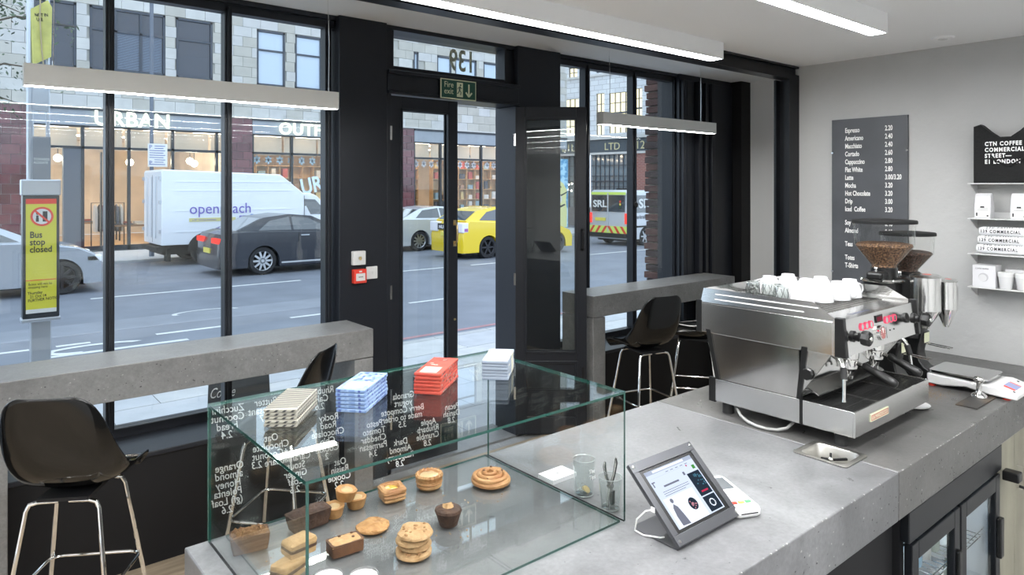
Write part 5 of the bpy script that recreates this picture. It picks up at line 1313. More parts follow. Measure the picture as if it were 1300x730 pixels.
# customer in gift shop: dark figure seen from behind
def person(x, y, z, lab):
    t = thing('person', lab, 'person', (x,y,z), R(20))
    coat = mat('dark_coat', (.02,.02,.025), .8); skin = mat('skin', (.45,.28,.20), .6); hair = mat('dark_hair', (.02,.015,.012), .6)
    me = bpy.data.meshes.new('body'); V = [(0,0,.93),(0,0,1.12),(0,0,1.36),(0,-.01,1.50),(0,-.01,1.62),(0,-.01,1.70),(.17,0,1.42),(.22,-.05,1.14),(.17,-.22,1.02),(-.17,0,1.42),(-.22,-.05,1.14),(-.17,-.22,1.02),(.10,0,.90),(.11,-.02,.50),(.11,0,.08),(.11,-.12,.04),(-.10,0,.90),(-.11,-.02,.50),(-.11,0,.08),(-.11,-.12,.04)]
    E_ = [(0,1),(1,2),(2,3),(3,4),(4,5),(2,6),(6,7),(7,8),(2,9),(9,10),(10,11),(0,12),(12,13),(13,14),(14,15),(0,16),(16,17),(17,18),(18,19)]
    rad = [.16,.15,.17,.065,.095,.085,.075,.055,.035,.075,.055,.035,.10,.07,.05,.04,.10,.07,.05,.04]
    me.from_pydata(V, E_, []); o = bpy.data.objects.new('body', me); COL.objects.link(o); o.parent = t; me.materials.append(coat)
    sk = o.modifiers.new('skin','SKIN'); o.modifiers.new('sub','SUBSURF').render_levels = 1
    for v_, r_ in zip(me.skin_vertices[0].data, rad): v_.radius = (r_, r_*.85)
    me.skin_vertices[0].data[0].use_root = True
    m = MB(); lump(m, [(.02,1.56),(.09,1.60),(.105,1.68),(.095,1.76),(.05,1.80),(.001,1.81)], 16, 20, .004, 1, c=(0,.01,0)); m.build('hair', hair, t, smooth=True)
person(18.35, 26.0+1.35, -.08, 'person in a dark coat standing inside the gift shop, seen from the side')

# wall camera on stone, mural
wc = thing('security_camera', 'small white dome camera on the stone wall at top left', 'camera', (2.0, FY-.02, 8.0))
MB().lathe([(.0002,-.16),(.06,-.14),(.09,-.08),(.10,0)], (0,0,0), 16, 'y', cap=False).build('housing', white_metal, wc, smooth=True); MB().lathe([(.0002,-.20),(.05,-.18),(.055,-.13)], (0,0,0), 12, 'y', cap=False).build('lens', black_plastic, wc, smooth=True)
for z in (5.35, 5.6): pass
mural_b = mat('mural_blue', (.10,.32,.55), .8, col2=(.45,.70,.85), scale=3.5, thr=(.45,.55)); mural_y = mat('mural_yellow', (.72,.70,.32), .8); 
mu = thing('mural', 'blue and yellow painted street mural on the end wall across the street', 'mural', (24.30, FY-.03, GZ))
MB().box(0,1.08,-.02,.03,.08,3.62).build('blue_field', mural_b, mu)
def poly(nm, mm, pts, y): 
    m = MB(); m.layers([[(p[0],y,p[1]) for p in pts],[(p[0],y-.005,p[1]) for p in pts]]); return m.build(nm, mm, mu)
poly('yellow_shape', mural_y, [(0,.1),(.98,.1),(1.0,.9),(.93,1.5),(1.0,2.0),(.75,2.35),(.5,2.5),(.35,2.9),(.1,3.1),(0,3.1)], -.021)
for pts in ([(.05,1.55),(.5,1.75),(1.02,1.95),(1.0,1.88),(.5,1.66),(.08,1.46)],[(.1,1.0),(.35,1.15),(.8,1.3),(.9,1.25),(.4,1.05),(.12,.92)],[(.05,2.45),(.3,2.30),(.6,2.2),(.6,2.13),(.3,2.22),(.05,2.38)],[(.35,.1),(.40,.1),(.45,.75),(.40,.75)]): poly('black_stroke', ink, pts, -.027)
for cx, cz, r_, mm in ((.40,1.55,.24,white_metal),(.48,1.55,.10,ink),(.38,2.62,.14,mural_y),(.40,2.62,.06,ink),(.25,.80,.17,white_metal)):
    MB().lathe([(.0002,-.034),(r_,-.033),(r_,-.026)], (cx,0,cz), 18, 'y', cap=False).build('painted_disc', mm, mu)

# ------------------------------------------------------------------ corner building beyond the side street
b2 = thing('corner_building', 'white glazed-brick corner building with a gold-lettered sign band', 'building', (28.91, 22.74, GZ), R(98.8))
wbrick = bpy.data.materials.new('white_glazed_brick'); wbrick.use_nodes = True
def brickmat(m, c1, c2, mc, sc_, w_=.5, h_=.25):
    N = m.node_tree.nodes; L = m.node_tree.links; tc = N.new('ShaderNodeTexCoord'); mp = N.new('ShaderNodeMapping'); mp.inputs['Rotation'].default_value = (R(90),0,0)
    br = N.new('ShaderNodeTexBrick'); br.inputs['Color1'].default_value = (*c1,1); br.inputs['Color2'].default_value = (*c2,1); br.inputs['Mortar'].default_value = (*mc,1); br.inputs['Scale'].default_value = sc_
    br.inputs['Mortar Size'].default_value = .015; br.inputs['Brick Width'].default_value = w_; br.inputs['Row Height'].default_value = h_
    L.new(tc.outputs['Object'], mp.inputs[0]); L.new(mp.outputs[0], br.inputs['Vector']); L.new(br.outputs[0], N['Principled BSDF'].inputs['Base Color']); N['Principled BSDF'].inputs['Roughness'].default_value = .5
brickmat(wbrick, (.66,.67,.68), (.58,.59,.61), (.38,.38,.39), 1.0, .55, .28)
rbrick = bpy.data.materials.new('red_brick_wall'); rbrick.use_nodes = True; brickmat(rbrick, (.30,.07,.05), (.22,.05,.04), (.35,.25,.22), 1.0, .24, .09)
lit = emis('lit_window', (.98,.90,.62), 1.25); dark_g = mat('dark_window', (.10,.13,.16), .1, coat=1)
uw = [(1.07,1.56,5.2,7.3,1),(1.80,3.15,5.0,7.2,1),(3.46,4.0,4.9,7.25,1),(5.2,6.2,5.0,7.1,1),(7.0,8.2,5.0,7.1,1),(1.80,3.15,8.4,10.4,0),(3.46,4.0,8.4,10.4,0),(5.3,5.9,8.3,9.5,1),(7.2,8.2,8.3,10.2,0)]
m = MB()
def cb2(u0,u1,z0,z1): m.box(u0,u1,-.4,0,bz(z0),bz(z1))
cb2(0,20,4.67,4.95); cb2(0,20,7.3,8.3); cb2(0,20,10.4,15)
def fill(z0,z1,ops):
    u = 0
    for a,b_,c,d in sorted(ops):
        cb2(u,a,z0,z1)
        if c > z0: cb2(a,b_,z0,c)
        if d < z1: cb2(a,b_,d,z1)
        u = b_
    cb2(u,20,z0,z1)
fill(4.95,7.3,[w_[:4] for w_ in uw if w_[2] < 7]); fill(8.3,10.4,[w_[:4] for w_ in uw if w_[2] > 7])
m.build('wall', wbrick, b2)
def gridwin(u0,u1,z0,z1,mm,nu,nz_):
    f = MB(); t_ = .03
    for k in range(nu+1): u = u0+(u1-u0)*k/nu; f.box(u-t_/2,u+t_/2,-.14,-.08,bz(z0),bz(z1))
    for k in range(nz_+1): z = z0+(z1-z0)*k/nz_; f.box(u0,u1,-.14,-.08,bz(z)-t_/2,bz(z)+t_/2)
    f.box(u0,u1,-.15,-.05,bz((z0+z1)/2)-.04,bz((z0+z1)/2)+.04)
    fo = f.build('window_frame', frame_d, b2); MB().box(u0,u1,-.19,-.17,bz(z0),bz(z1)).build('pane', mm, fo); return fo
for a,b_,c,d,l_ in uw: gridwin(a,b_,c,d, lit if l_ else dark_g, max(2,int((b_-a)/.33)), 4)
MB().box(0,20,0,.12,bz(8.2),bz(8.32)).build('ledge', stone_m[1], b2)
MB().box(0,20,0,.22,bz(4.67),bz(4.86)).build('cornice', stone_m[1], b2); MB().box(0,20,0,.16,bz(3.84),bz(3.96)).build('ledge', stone_m[1], b2)
MB().box(0,20,-.2,.06,bz(3.96),bz(4.67)).build('sign_band', mat('sign_slate',(.05,.065,.08),.4), b2)
gold = mat('gold_letters', (.62,.55,.30), .4)
text('sign_lettering', '12', gold, b2, (1.45,.065,bz(4.09)), (R(90),0,R(180)), .60, .01, 1.0)
text('sign_lettering', 'LTD', gold, b2, (3.42,.065,bz(4.09)), (R(90),0,R(180)), .56, .01, 1.0)
text('sign_lettering', 'LILES', gold, b2, (6.35,.065,bz(4.09)), (R(90),0,R(180)), .60, .01, 1.1, space=1.25)
MB().box(0,1.68,-.3,.04,bz(-.1),bz(3.84)).build('brick_pier', rbrick, b2)
glz = mat('reflecting_grid_glass', (.22,.28,.32), .08, coat=1.0)
for u0, u1 in ((1.70,4.4),(4.6,6.6),(6.9,9.4)): gridwin(u0,u1,.9,3.84, glz, int((u1-u0)/.30), 5); MB().box(u0-.1,u1+.2,-.3,.02,bz(-.1),bz(.9)).build('stall_riser', mat('riser_grey',(.16,.17,.19),.6) if 'riser_grey' not in bpy.data.materials else bpy.data.materials['riser_grey'], b2)
t = thing('shop_chandelier', 'cluster of warm lamps inside the corner building window', 'lamp', (28.0, 28.3, 2.2))
m = MB(); [m.lathe([(.0002,-.05),(.05,0),(.0002,.05)], (dx-.25,dy,dz), 8, cap=False) for dx,dy,dz in ((0,0,0),(0,.25,.1),(0,-.25,.05),(0,.1,-.3),(0,-.2,-.35))]; m.build('bulbs', bulb, t)['kind'] = 'stuff'
MB().tube([(-.25,0,1.4),(-.25,0,0)], .01, 5).build('cord', sf, t)

# ------------------------------------------------------------------ brick jamb outside the right window
br_m = [mat('jamb_brick_%d' % i, tuple(q*.7 for q in c), .85, var=.25, scale=14, bump=.5, bscale=40) for i, c in enumerate(((.10,.045,.04),(.065,.04,.04),(.13,.06,.05)))]
bj = struct(bpy.data.objects.new('wall_brick_jamb', None)); COL.objects.link(bj)
MB().box(6.03,6.7,4.70,4.90,-.1,3.6).build('core', joint_m, bj)
rnd = random.Random(4)
for k in range(44):
    z = -.05+k*.078; x0 = 5.965+rnd.uniform(-.012,.015)+(.02 if k % 2 else 0)
    MB().box(x0, x0+.21, 4.695, 4.905, z+.005, z+.073).build('brick', br_m[rnd.randrange(3)], bj, bevel=.006)

# ------------------------------------------------------------------ street furniture
post_m = mat('post_grey', (.12,.14,.18), .45); alum = mat('aluminium', (.50,.53,.58), .35, .7); yel = mat('sign_yellow', (.62,.58,.05), .45)
lp = thing('sign_post', 'dark grey street post with a parking plate across the road', 'post', (5.05, 23.2, GZ+.06))
MB().lathe([(.075,0),(.075,1.0),(.055,1.1),(.055,9)], (0,0,0), 12).build('pole', post_m, lp, smooth=True)
MB().box(-.12,.42,-.085,-.06,2.72,3.42).build('plate', white_metal, lp)
text('plate_lettering', 'P', mat('plate_blue',(.05,.08,.3),.5), lp, (-.09,-.087,3.26), FRONT, .17, .001); text('plate_lettering', 'P', bpy.data.materials['plate_blue'], lp, (-.09,-.087,2.78), FRONT, .17, .001)
m = MB(); [m.box(.06 if k in (0,1,6,7) else -.08,.36-.05*(k%2),-.088,-.086,3.34-k*.07,3.36-k*.07) for k in range(9)]; m.build('small_print', bpy.data.materials['plate_blue'], lp)
bsn = thing('bus_stop', 'grey bus stop post with yellow closed notice on the pavement', 'bus stop', (.715, 7.4, GZ+.05))
MB().box(-.075,.075,-.045,.045,0,.93).build('lower_post', alum, bsn, bevel=.01)
MB().box(-.135,.135,-.07,.07,.955,2.03).build('case', mat('case_dark',(.03,.035,.04),.3), bsn, bevel=.006)
MB().box(-.145,.145,-.08,.08,.92,.955).box(-.145,.145,-.08,.08,2.03,2.17).build('end_cap', alum, bsn, bevel=.01)
MB().box(-.112,.112,-.0725,-.070,1.00,2.00).build('notice', yel, bsn)
MB().box(-.112,.112,-.0730,-.0725,1.955,2.00).box(-.112,.112,-.0732,-.0725,1.285,1.292).build('red_line', red, bsn)
m = MB(); m.lathe([(.085,-.0745),(.068,-.0745)], (.005,0,1.845), 28, 'y', cap=False).build('prohibition_ring', red, bsn)
m = MB(); m.lathe([(.0002,-.0735),(.075,-.0735)], (.005,0,1.845), 28, 'y', cap=False).build('white_disc', white_metal, bsn)
m = MB(); m.box(.01,.045,-.0742,-.0738,1.80,1.89).box(-.04,-.018,-.0742,-.0738,1.80,1.83).box(-.038,-.020,-.0742,-.0738,1.83,1.855); m.lathe([(.0002,-.0742),(.010,-.0742)], (-.029,0,1.87), 10, 'y', cap=False); m.build('pictogram', ink, bsn)
m = MB(); strip(m, [(-.050,1.900),(.060,1.790)], .016, -.0750); m.build('prohibition_bar', red, bsn)
text('notice_lettering', 'Bus\nstop\nclosed', ink, bsn, (-.085,-.0735,1.66), FRONT, .078, .0003, .82, weight=.0015, lh=.82)
text('notice_lettering', 'Buses will not be\nstopping here', ink, bsn, (-.095,-.0735,1.245), FRONT, .030, .0002, .85, lh=.9)
text('notice_lettering', 'Thursday\n  21 Oct 14\nFURTHER NOTICE', ink, bsn, (-.10,-.0735,1.165), (R(90),R(-3),0), .034, .0002, .85, weight=.0004, lh=.95)
MB().box(-.112,.112,-.0735,-.0725,1.00,1.035).build('footer_strip', white_metal, bsn)
MB().tube([(-.075,.0,2.17),(-.075,0,6.0)], .028, 10).tube([(.055,.0,2.17),(.055,0,6.0)], .016, 10).build('upper_post', alum, bsn, smooth=True)
MB().box(-.06,.075,-.02,.02,2.17,2.55).build('route_tile', mat('tile_board',(.25,.26,.28),.4), bsn)
text('tile_lettering', 'TOWARDS\nALDGATE', white_ink, bsn, (-.052,-.0205,2.34), FRONT, .030, .0002, .8)
MB().box(-.06,.055,-.03,.0,2.78,3.02).build('white_plate', alum, bsn)
MB().layers([[(-.062,-.03,3.17),(.075,-.035,3.26),(.082,-.03,3.70),(.05,-.035,3.76),(-.075,-.03,3.66),(-.07,-.03,3.4)],[(-.062,-.05,3.17),(.075,-.055,3.26),(.082,-.05,3.70),(.05,-.055,3.76),(-.075,-.05,3.66),(-.07,-.05,3.4)]]).build('yellow_bag', mat('bag_yellow',(.52,.50,.14),.6,var=.15,scale=12), bsn)
text('bag_lettering', 'NOT IN\n USE', ink, bsn, (-.045,-.056,3.60), (R(90),R(-8),0), .040, .0003, .7, weight=.001)
MB().tube([(.0,-.06,3.95),(-.01,-.06,3.6),(.005,-.06,3.3),(.03,-.06,3.05)], .006, 6).build('tie_cord', mat('cord_tan',(.4,.33,.2),.8), bsn)
# A-board
ab = thing('pavement_sign', 'black A-shaped pavement sign with chalk script outside the window', 'sign', (1.70, 5.15, GZ+.055), R(-14))
for s, nm in ((-1,'front_board'),(1,'back_board')):
    m = MB(); P0 = [(-.22,s*.24,0),(.22,s*.24,0),(.20,s*.02,.80),(-.20,s*.02,.80)]
    m.layers([P0,[(p[0],p[1]+.018,p[2]) for p in P0]]).build(nm, slate, ab)
MB().tube([(-.22,-.10,.45),(.22,-.10,.45)], .004, 5).build('chain', brushed, ab)
text('chalk_lettering', 'Coffee', chalk, ab, (-.205,-.080,.605), (R(74.6),0,R(0)), .10, .0005, .62, shear=.45)

# ------------------------------------------------------------------ vehicles
tyre = mat('tyre', (.015,.015,.017), .8); rim_l = mat('alloy_rim', (.55,.56,.58), .3, .9); rim_d = mat('dark_rim', (.04,.04,.045), .4, .6); car_glass = mat('car_glass', (.03,.04,.05), .05, coat=1.0, spec=1.0); under = mat('underbody', (.01,.01,.01), .9)
head_m = mat('headlamp', (.8,.82,.85), .1, coat=1); tail_m = emis('tail_lamp', (.85,.05,.04), 1.3)
def wheel(parent, x, y, r, rm, spokes=8, w_=.21):
    t = MB(); t.lathe([(r*.70,0),(r*.93,.0),(r,.03),(r,w_-.03),(r*.93,w_),(r*.6,w_)], (x,y,r), 28, 'y', cap=False); wo = t.build('wheel', tyre, parent, smooth=True, sharp=40)
    m = MB(); m.lathe([(r*.70,.004),(r*.66,.02),(r*.62,.06)], (x,y,r), 28, 'y', cap=False); m.lathe([(.0002,.008),(r*.13,.008),(r*.14,.03)], (x,y,r), 12, 'y', cap=False)
    for k in range(spokes):
        a = 2*math.pi*k/spokes; d = Vector((math.cos(a),0,math.sin(a))); n = Vector((-d.z,0,d.x)); c = Vector((x,y+.012,r))
        p = [c+d*r*.1+n*.03, c+d*r*.68+n*.022, c+d*r*.68-n*.022, c+d*r*.1-n*.03]
        m.layers([[tuple(q) for q in p],[tuple(q+Vector((0,.025,0))) for q in p]])
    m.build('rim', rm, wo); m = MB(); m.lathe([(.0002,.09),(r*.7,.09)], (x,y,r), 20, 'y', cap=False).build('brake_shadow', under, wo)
def arch_bottom(x0, x1, zb, wheels, r):
    pts = [(x0, zb)]
    for xc in wheels:
        zc_ = r*.93
        for k in range(0, 13):
            a = math.pi-math.pi*k/12; px_, pz = xc+1.16*r*math.cos(a), zc_+1.16*r*math.sin(a)
            if k in (0,12): pz = zb
            pts.append((px_, max(pz, zb)))
    pts.append((x1, zb)); return pts
def vehicle(name, label, X, Y, W_, paint, sil_top, zb, wheels, r, cabin, windows, rm=rim_l, spokes=8, cat='car', ins=.30, yaw=0, rear_glass=True, tuck=.05):
    """local x forward (+X world), y across (0 = near side), z up from ground"""
    t = thing(name, label, cat, (X, Y, GZ), yaw)
    sil = arch_bottom(sil_top[-1][0], sil_top[0][0], zb, wheels, r)+sil_top
    cz_ = sum(p[1] for p in sil)/len(sil); cx_ = (sil_top[0][0]+sil_top[-1][0])/2
    def lay(y, k): return [(cx_+(p[0]-cx_)*(1-(1-k)*.25), y, p[1] if p[1] < zb+.02 or any(abs(p[0]-w_) < 1.2*r and p[1] < 2.2*r for w_ in wheels) and p[1] < .82*max(q[1] for q in sil_top) and p not in sil_top else cz_+(p[1]-cz_)*k) for p in sil]
    m = MB(); m.layers([lay(0,.93),lay(.03,.975),lay(.12,1),lay(W_-.12,1),lay(W_-.03,.975),lay(W_,.93)]); m.build('body', paint, t, smooth=True, sharp=38)
    MB().box(sil_top[-1][0]+.3, sil_top[0][0]-.3, .18, W_-.18, .16, .6).build('underbody', under, t)
    for xc in wheels:
        for yy in (.02, W_-.23): wheel(t, xc, yy, r, rm, spokes)
    if cabin:
        zb_ = min(p[1] for p in cabin); inz = lambda z: tuck+(z-zb_)*ins
        near = [(p[0], inz(p[1]), p[1]) for p in cabin]; far = [(p[0], W_-inz(p[1]), p[1]) for p in cabin]
        m = MB(); m.layers([near, far]); m.build('cabin', paint, t, smooth=True, sharp=50)
        for wpts in windows:
            m = MB(); m.layers([[(p[0], inz(p[1])-.006, p[1]) for p in wpts],[(p[0], inz(p[1])+.004, p[1]) for p in wpts]]); m.build('side_window', car_glass, t)
        def screen(a, b_, nm):
            a = Vector((a[0],0,a[1])); b_ = Vector((b_[0],0,b_[1])); d = b_-a; n = Vector((-d.z,0,d.x)).normalized()*.006
            if n.z < 0: n = -n
            p, q = a+d*.10+n, b_-d*.06+n; m = MB()
            m.layers([[(p.x,inz(p.z)+.06,p.z),(q.x,inz(q.z)+.07,q.z),(q.x,W_-inz(q.z)-.07,q.z),(p.x,W_-inz(p.z)-.06,p.z)],[(p.x,inz(p.z)+.06,p.z-.004),(q.x,inz(q.z)+.07,q.z-.004),(q.x,W_-inz(q.z)-.07,q.z-.004),(p.x,W_-inz(p.z)-.06,p.z-.004)]]); m.build(nm, car_glass, t)
        if rear_glass: screen(cabin[0], cabin[1], 'rear_screen')
        screen(cabin[-1], cabin[-2], 'windscreen')
    return t
def door_line(t, x, z0, z1, y=-.002):
    MB().box(x-.006,x+.006,y,y+.03,z0,z1).build('door_gap', under, t)
navy = mat('navy_paint', (.014,.017,.027), .25, coat=.35); silver = mat('silver_paint', (.42,.45,.50), .25, .5, coat=.6); silver2 = mat('pale_silver_paint', (.62,.65,.69), .25, .3, coat=.6)
yellow = mat('yellow_paint', (.80,.58,.02), .25, coat=.7); vanwhite = mat('van_white', (.78,.81,.86), .3, coat=.4); vansilver = mat('van_silver', (.55,.57,.60), .3, .3, coat=.4)
# dark coupe
c1 = vehicle('car', 'dark navy coupe passing in front of the white van', 5.15, 17.0, 1.80, navy,
 [(4.55,.35),(4.55,.62),(4.35,.80),(3.3,.97),(2.8,1.03),(.9,1.10),(.35,1.09),(.08,1.02),(.0,.80),(-.02,.45)], .20, (1.04,3.80), .345,
 [(.35,1.06),(1.10,1.40),(1.75,1.475),(2.35,1.42),(3.25,1.0)], [[(.95,1.09),(1.25,1.32),(1.75,1.41),(1.78,1.08)],[(1.84,1.08),(1.81,1.41),(2.25,1.37),(2.85,1.07)]], spokes=10)
MB().box(-.03,.06,.05,.55,.80,.93).build('tail_light', tail_m, c1, bevel=.02); MB().box(-.03,.06,1.25,1.75,.80,.93).build('tail_light', tail_m, c1, bevel=.02)
MB().box(-.035,.0,.65,1.15,.55,.67).build('number_plate', mat('plate_yellow',(.75,.65,.1),.5), c1)
door_line(c1,1.95,.35,1.02); MB().box(2.0,2.22,-.03,.01,.93,.96).build('door_handle', silver, c1); MB().box(1.5,3.35,-.01,.03,.26,.30).build('sill_trim', rim_l, c1)
MB().box(2.85,3.02,-.16,.03,1.05,1.17).build('wing_mirror', navy, c1, bevel=.03)
# silver saloon at left, nose right
c2 = vehicle('car', 'silver-blue saloon nosing in behind the bus stop at the left edge', -1.95, 16.4, 1.82, silver,
 [(4.62,.30),(4.62,.60),(4.48,.80),(4.2,.94),(3.4,1.08),(1.0,1.12),(.35,1.10),(.05,1.0),(.0,.5)], .20, (.98,4.02-.12), .345,
 [(.4,1.06),(1.15,1.42),(1.9,1.50),(2.7,1.46),(3.6,1.04)], [[(.95,1.10),(1.3,1.38),(1.9,1.44),(1.95,1.10)],[(2.02,1.10),(1.98,1.44),(2.6,1.40),(3.2,1.09)]], spokes=8, rm=rim_d)
MB().box(4.30,4.60,.0,.36,.62,.78).build('headlight', head_m, c2, bevel=.04); MB().box(4.30,4.60,1.46,1.82,.62,.78).build('headlight', head_m, c2, bevel=.04); door_line(c2,3.3,.35,1.04)
# parked silver saloon
c3 = vehicle('car', 'pale silver saloon parked behind the yellow car', 11.62, 20.0, 1.80, silver2,
 [(4.7,.32),(4.7,.60),(4.55,.78),(3.6,1.0),(1.2,1.10),(.35,1.12),(.05,1.06),(.0,.6)], .20, (.97,3.78), .34,
 [(.28,1.08),(1.05,1.42),(1.8,1.50),(2.6,1.44),(3.4,1.02)], [[(.85,1.12),(1.15,1.37),(1.78,1.44),(1.82,1.10)],[(1.88,1.10),(1.84,1.44),(2.5,1.38),(3.05,1.08)]], spokes=10)
door_line(c3,1.85,.35,1.06); MB().box(-.02,.08,.02,.4,.82,.98).build('tail_light', tail_m, c3, bevel=.03); MB().box(1.45,1.65,-.03,.01,.98,1.01).build('door_handle', silver2, c3)
# yellow hatchback
c4 = vehicle('car', 'bright yellow hatchback driving past the open doorway', 11.98, 16.6, 1.74, yellow,
 [(4.48,.30),(4.50,.52),(4.38,.74),(3.9,.92),(3.3,1.04),(1.0,1.12),(.18,1.18),(.02,1.0),(-.06,.70),(-.05,.45)], .20, (.90,3.80), .335,
 [(.10,1.14),(.60,1.44),(1.4,1.565),(2.15,1.50),(3.55,1.0)], [[(.62,1.16),(.95,1.40),(1.38,1.48),(1.42,1.12)],[(1.48,1.12),(1.44,1.48),(2.1,1.42),(2.75,1.07)]], spokes=6, rm=rim_d)
ad = mat('advert_white', (.82,.80,.84), .4); adp = mat('advert_purple', (.35,.12,.35), .4)
for y0_ in (.0, 1.32): MB().box(-.075,.16,y0_-.004,y0_+.42,.80,1.10).build('tail_light', ad, c4, bevel=.03)
MB().box(.0,.13,-.008,.0,.84,.93).build('tail_light_print', adp, c4); MB().box(-.08,-.05,.45,1.29,.86,1.05).build('rear_advert', black_plastic, c4); text('advert_lettering', 'NUDGE', ad, c4, (-.082,1.22,.90), WEST, .15, .002, 1.1, weight=.004)
MB().box(-.09,-.05,.62,1.12,.68,.80).build('number_plate', bpy.data.materials['plate_yellow'], c4); MB().box(-.03,.0,.10,1.64,.24,.32).build('bumper_lip', under, c4)
door_line(c4,1.46,.35,1.08); door_line(c4,2.75,.35,1.05); MB().box(1.52,1.74,-.03,.01,.96,.99).build('door_handle', yellow, c4)
# white box van
v1 = thing('van', 'white box van with purple lettering parked across the street', 'van', (4.68, 20.4, GZ))
BX = [(0,.58),(0,2.56),(.03,2.62),(3.25,2.52),(3.35,2.46),(4.0,1.95),(4.0,.58)]
MB().layers([[(p[0],.0,p[1]*.998) for p in BX],[(p[0],.04,p[1]+(.02 if p[1] > 1 else 0)) for p in BX],[(p[0],1.98,p[1]+(.02 if p[1] > 1 else 0)) for p in BX],[(p[0],2.02,p[1]) for p in BX]]).build('box_body', vanwhite, v1, bevel=.01)
CB = [(3.7,.45),(3.7,1.96),(4.25,1.98),(4.45,1.90),(5.05,1.35),(5.55,1.22),(5.70,1.0),(5.72,.45)]
MB().layers([[(p[0],.06+.05*(p[1] > 1.3),p[1]) for p in CB],[(p[0],1.96-.05*(p[1] > 1.3),p[1]) for p in CB]]).build('cab', vanwhite, v1, bevel=.03)
MB().layers([[(4.05,.095,1.32),(4.05,.10,1.80),(4.40,.10,1.78),(4.85,.095,1.32)],[(4.05,.12,1.32),(4.05,.12,1.80),(4.40,.12,1.78),(4.85,.12,1.32)]]).build('side_window', car_glass, v1)
m = MB(); m.layers([[(4.50,.2,1.87),(5.03,.15,1.385),(5.03,1.87,1.385),(4.50,1.82,1.87)],[(4.48,.2,1.86),(5.01,.15,1.375),(5.01,1.87,1.375),(4.48,1.82,1.86)]]); m.build('windscreen', car_glass, v1)
for z in (.92,1.50,2.05,2.30): MB().box(.35,3.6,-.012,.004,z,z+.018).build('side_rib', vanwhite, v1)
for yy in (.5,1.0,1.5): MB().tube([(-.03,yy,.75),(-.03,yy,2.45)], .012, 6).build('lock_rod', alum, v1)
for z in (.95,1.75,2.40):
    for yy in (.03,1.95): MB().box(-.05,.01,yy,yy+.08,z-.05,z+.05).build('hinge', alum, v1)
MB().box(-.005,.0,1.0,1.01,.62,2.5).build('door_gap', under, v1); MB().box(-.1,.1,.15,1.9,.40,.52).build('rear_bumper', under, v1)
MB().box(.1,5.2,.3,1.8,.3,.6).build('chassis', under, v1); MB().box(.18,.28,.2,.5,.12,.45).build('mudflap', under, v1)
for xc in (1.15,4.75):
    for yy in (.05,1.75): wheel(v1, xc, yy, .36, rim_d, 6)
m = MB()
for k in range(13): 
    a = math.pi*k/12
m.layers([[(1.15+.50*math.cos(math.pi*k/12),-.008,.40+.50*math.sin(math.pi*k/12)) for k in range(13)],[(1.15+.50*math.cos(math.pi*k/12),.03,.40+.50*math.sin(math.pi*k/12)) for k in range(13)]]).build('wheel_arch', under, v1)
MB().box(4.0,4.015,-.0,.08,.6,1.9).build('door_gap', under, v1)
purple = mat('lettering_purple', (.16,.13,.48), .5); strap = mat('yellow_strap', (.62,.58,.25), .6)
text('side_lettering', 'openreach', purple, v1, (.70,-.012,1.42), FRONT, .42, .002, .95)
MB().box(.70,1.95,-.010,.0,1.20,1.30).build('yellow_strip', strap, v1); text('strip_lettering', 'a BT Group business', purple, v1, (.78,-.013,1.225), FRONT, .075, .001)
text('side_lettering', 'BT', purple, v1, (2.05,-.012,1.22), FRONT, .17, .002, weight=.006)
MB().lathe([(.0002,-.014),(.075,-.012),(.08,-.002)], (2.42,0,1.30), 18, 'y', cap=False).build('globe_emblem', mat('emblem_blue',(.12,.25,.55),.5), v1)
# silver service van
v2 = vehicle('van', 'silver works van with chevron stripes driving away at right', 19.30, 16.6, 1.95, vansilver,
 [(4.9,.35),(4.92,.75),(4.75,1.0),(4.0,1.20),(3.4,1.95),(3.1,2.03),(.12,2.06),(.02,1.95),(-.02,1.2),(-.02,.40)], .25, (.95,3.95), .335, None, [], spokes=6, cat='van')
MB().box(.35,1.9,-.008,.02,1.22,1.86).box(2.0,2.9,-.008,.02,1.22,1.86).build('side_window', car_glass, v2)
text('side_lettering', 'SRL', white_metal, v2, (.55,-.012,1.40), FRONT, .46, .003, 1.25, weight=.014)
tl = MB(); tl.box(1.62,1.80,-.014,-.008,1.36,1.78).build('traffic_light_logo', black_plastic, v2)
for k, mm in enumerate((green, bpy.data.materials['key_yellow'], red)): MB().lathe([(.0002,-.018),(.055,-.017)], (1.71,0,1.43+k*.13), 12, 'y', cap=False).build('logo_lamp', mm, v2)
text('side_lettering', 'srltrafficsystems.co.uk', mat('van_print',(.12,.12,.14),.5), v2, (.45,-.008,1.00), FRONT, .20, .002, .95, weight=.003)
MB().box(.25,4.6,-.012,.02,.68,.74).build('rub_strip', under, v2)
MB().box(-.045,.0,.16,1.79,1.25,1.86).build('rear_window', car_glass, v2); MB().box(-.048,-.02,.94,1.0,.5,1.95).build('door_gap', vansilver, v2)
text('rear_lettering', 'SRL', white_metal, v2, (-.048,1.72,1.42), WEST, .36, .003, 1.25, weight=.010); 
MB().box(-.050,-.04,.30,.42,1.36,1.70).build('traffic_light_logo', black_plastic, v2)
for k, mm in enumerate((green, bpy.data.materials['key_yellow'], red)): MB().lathe([(.0002,-.056),(.045,-.055)], (0,.36,1.43+k*.10), 12, 'x', cap=False).build('logo_lamp', mm, v2)
MB().box(-.046,-.0,.14,1.81,1.88,1.98).build('hi_vis_strip', mat('hi_vis',(.62,.78,.15),.5), v2)
MB().box(-.05,.0,.02,.15,.82,1.20).build('tail_light', tail_m, v2); MB().box(-.05,.0,1.80,1.93,.82,1.20).build('tail_light', tail_m, v2)
MB().box(-.048,.0,1.10,1.62,.90,1.02).build('number_plate', bpy.data.materials['plate_yellow'], v2)
MB().box(-.047,.0,.04,1.91,.46,.72).build('chevron_field', bpy.data.materials['hi_vis'], v2)
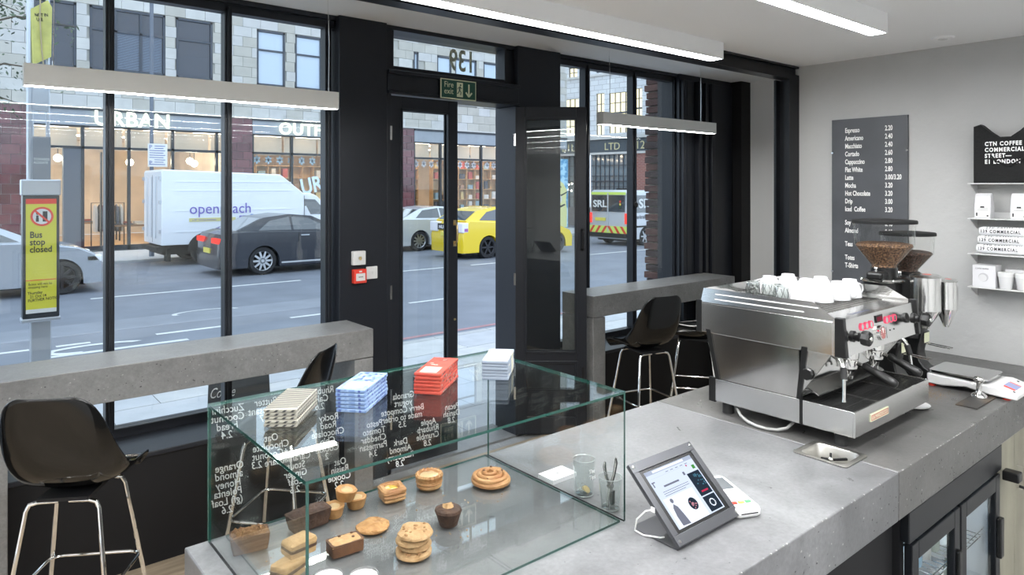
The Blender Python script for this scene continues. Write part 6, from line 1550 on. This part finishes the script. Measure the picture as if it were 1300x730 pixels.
for k in range(6):
    y0_ = .06+k*.31; d = .20 if k < 3 else -.20; yb = y0_+(0 if k < 3 else .20)
    P4 = [(yb,.46),(yb+.12,.46),(yb+.12+d,.72),(yb+d,.72)]; m = MB(); m.layers([[(-.052,max(.04,min(1.91,p[0])),p[1]) for p in P4],[(-.045,max(.04,min(1.91,p[0])),p[1]) for p in P4]]); m.build('chevron_stripe', red, v2)
MB().box(-.10,.05,.05,1.9,.30,.46).build('rear_bumper', under, v2)
MB().lathe([(.03,2.04),(.02,2.12),(.004,2.13)],(1.0,1.0,0),10).box(.8,1.2,.7,1.3,2.05,2.12).tube([(1.0,.5,2.05),(.85,.45,2.9)], .012, 6).build('roof_aerial', under, v2)
# small street tree whose twigs reach into the frame
tree = thing('street_tree', 'thin tree with sparse leaves at the top left corner', 'tree', (.12, 9.3, GZ+.05))
bark = mat('bark', (.10,.08,.06), .9, var=.2, scale=9, bump=.5); leafm = mat('leaf_green', (.07,.11,.06), .6)
MB().tube([(0,0,0),(.03,.02,1.5),(-.02,0,3.0),(.05,.02,4.3),(.0,.0,5.5)], [.07,.06,.05,.035,.015], 8).build('trunk', bark, tree, smooth=True)
m = MB(); rnd = random.Random(31); tips = []
for k in range(22):
    z0 = rnd.uniform(2.9,4.4); a = rnd.uniform(0,6.28); L_ = rnd.uniform(.6,1.25)
    p = [(0,0,z0),(L_*.5*math.cos(a),L_*.5*math.sin(a),z0+.22),(L_*math.cos(a),L_*math.sin(a),z0+.15)]; m.tube(p, [.018,.010,.004], 5); tips.append(p)
m.build('branches', bark, tree)['kind'] = 'stuff'
m = MB()
for p in tips:
    for k in range(60):
        t_ = rnd.uniform(.3,1.05); c = Vector(p[1]).lerp(Vector(p[2]), (t_-.5)*2) if t_ > .5 else Vector(p[0]).lerp(Vector(p[1]), t_*2)
        c += Vector((rnd.gauss(0,.10),rnd.gauss(0,.10),rnd.gauss(-.05,.09))); d = Vector((rnd.gauss(0,1),rnd.gauss(0,1),rnd.gauss(-.6,.5))).normalized(); n = d.cross(Vector((rnd.gauss(0,1),rnd.gauss(0,1),1))).normalized()
        l_ = rnd.uniform(.04,.075); m.f([m.v(c), m.v(c+d*l_*.5+n*l_*.22), m.v(c+d*l_), m.v(c+d*l_*.5-n*l_*.22)])
m.build('leaves', leafm, tree)['kind'] = 'stuff'
texts_to_meshes()
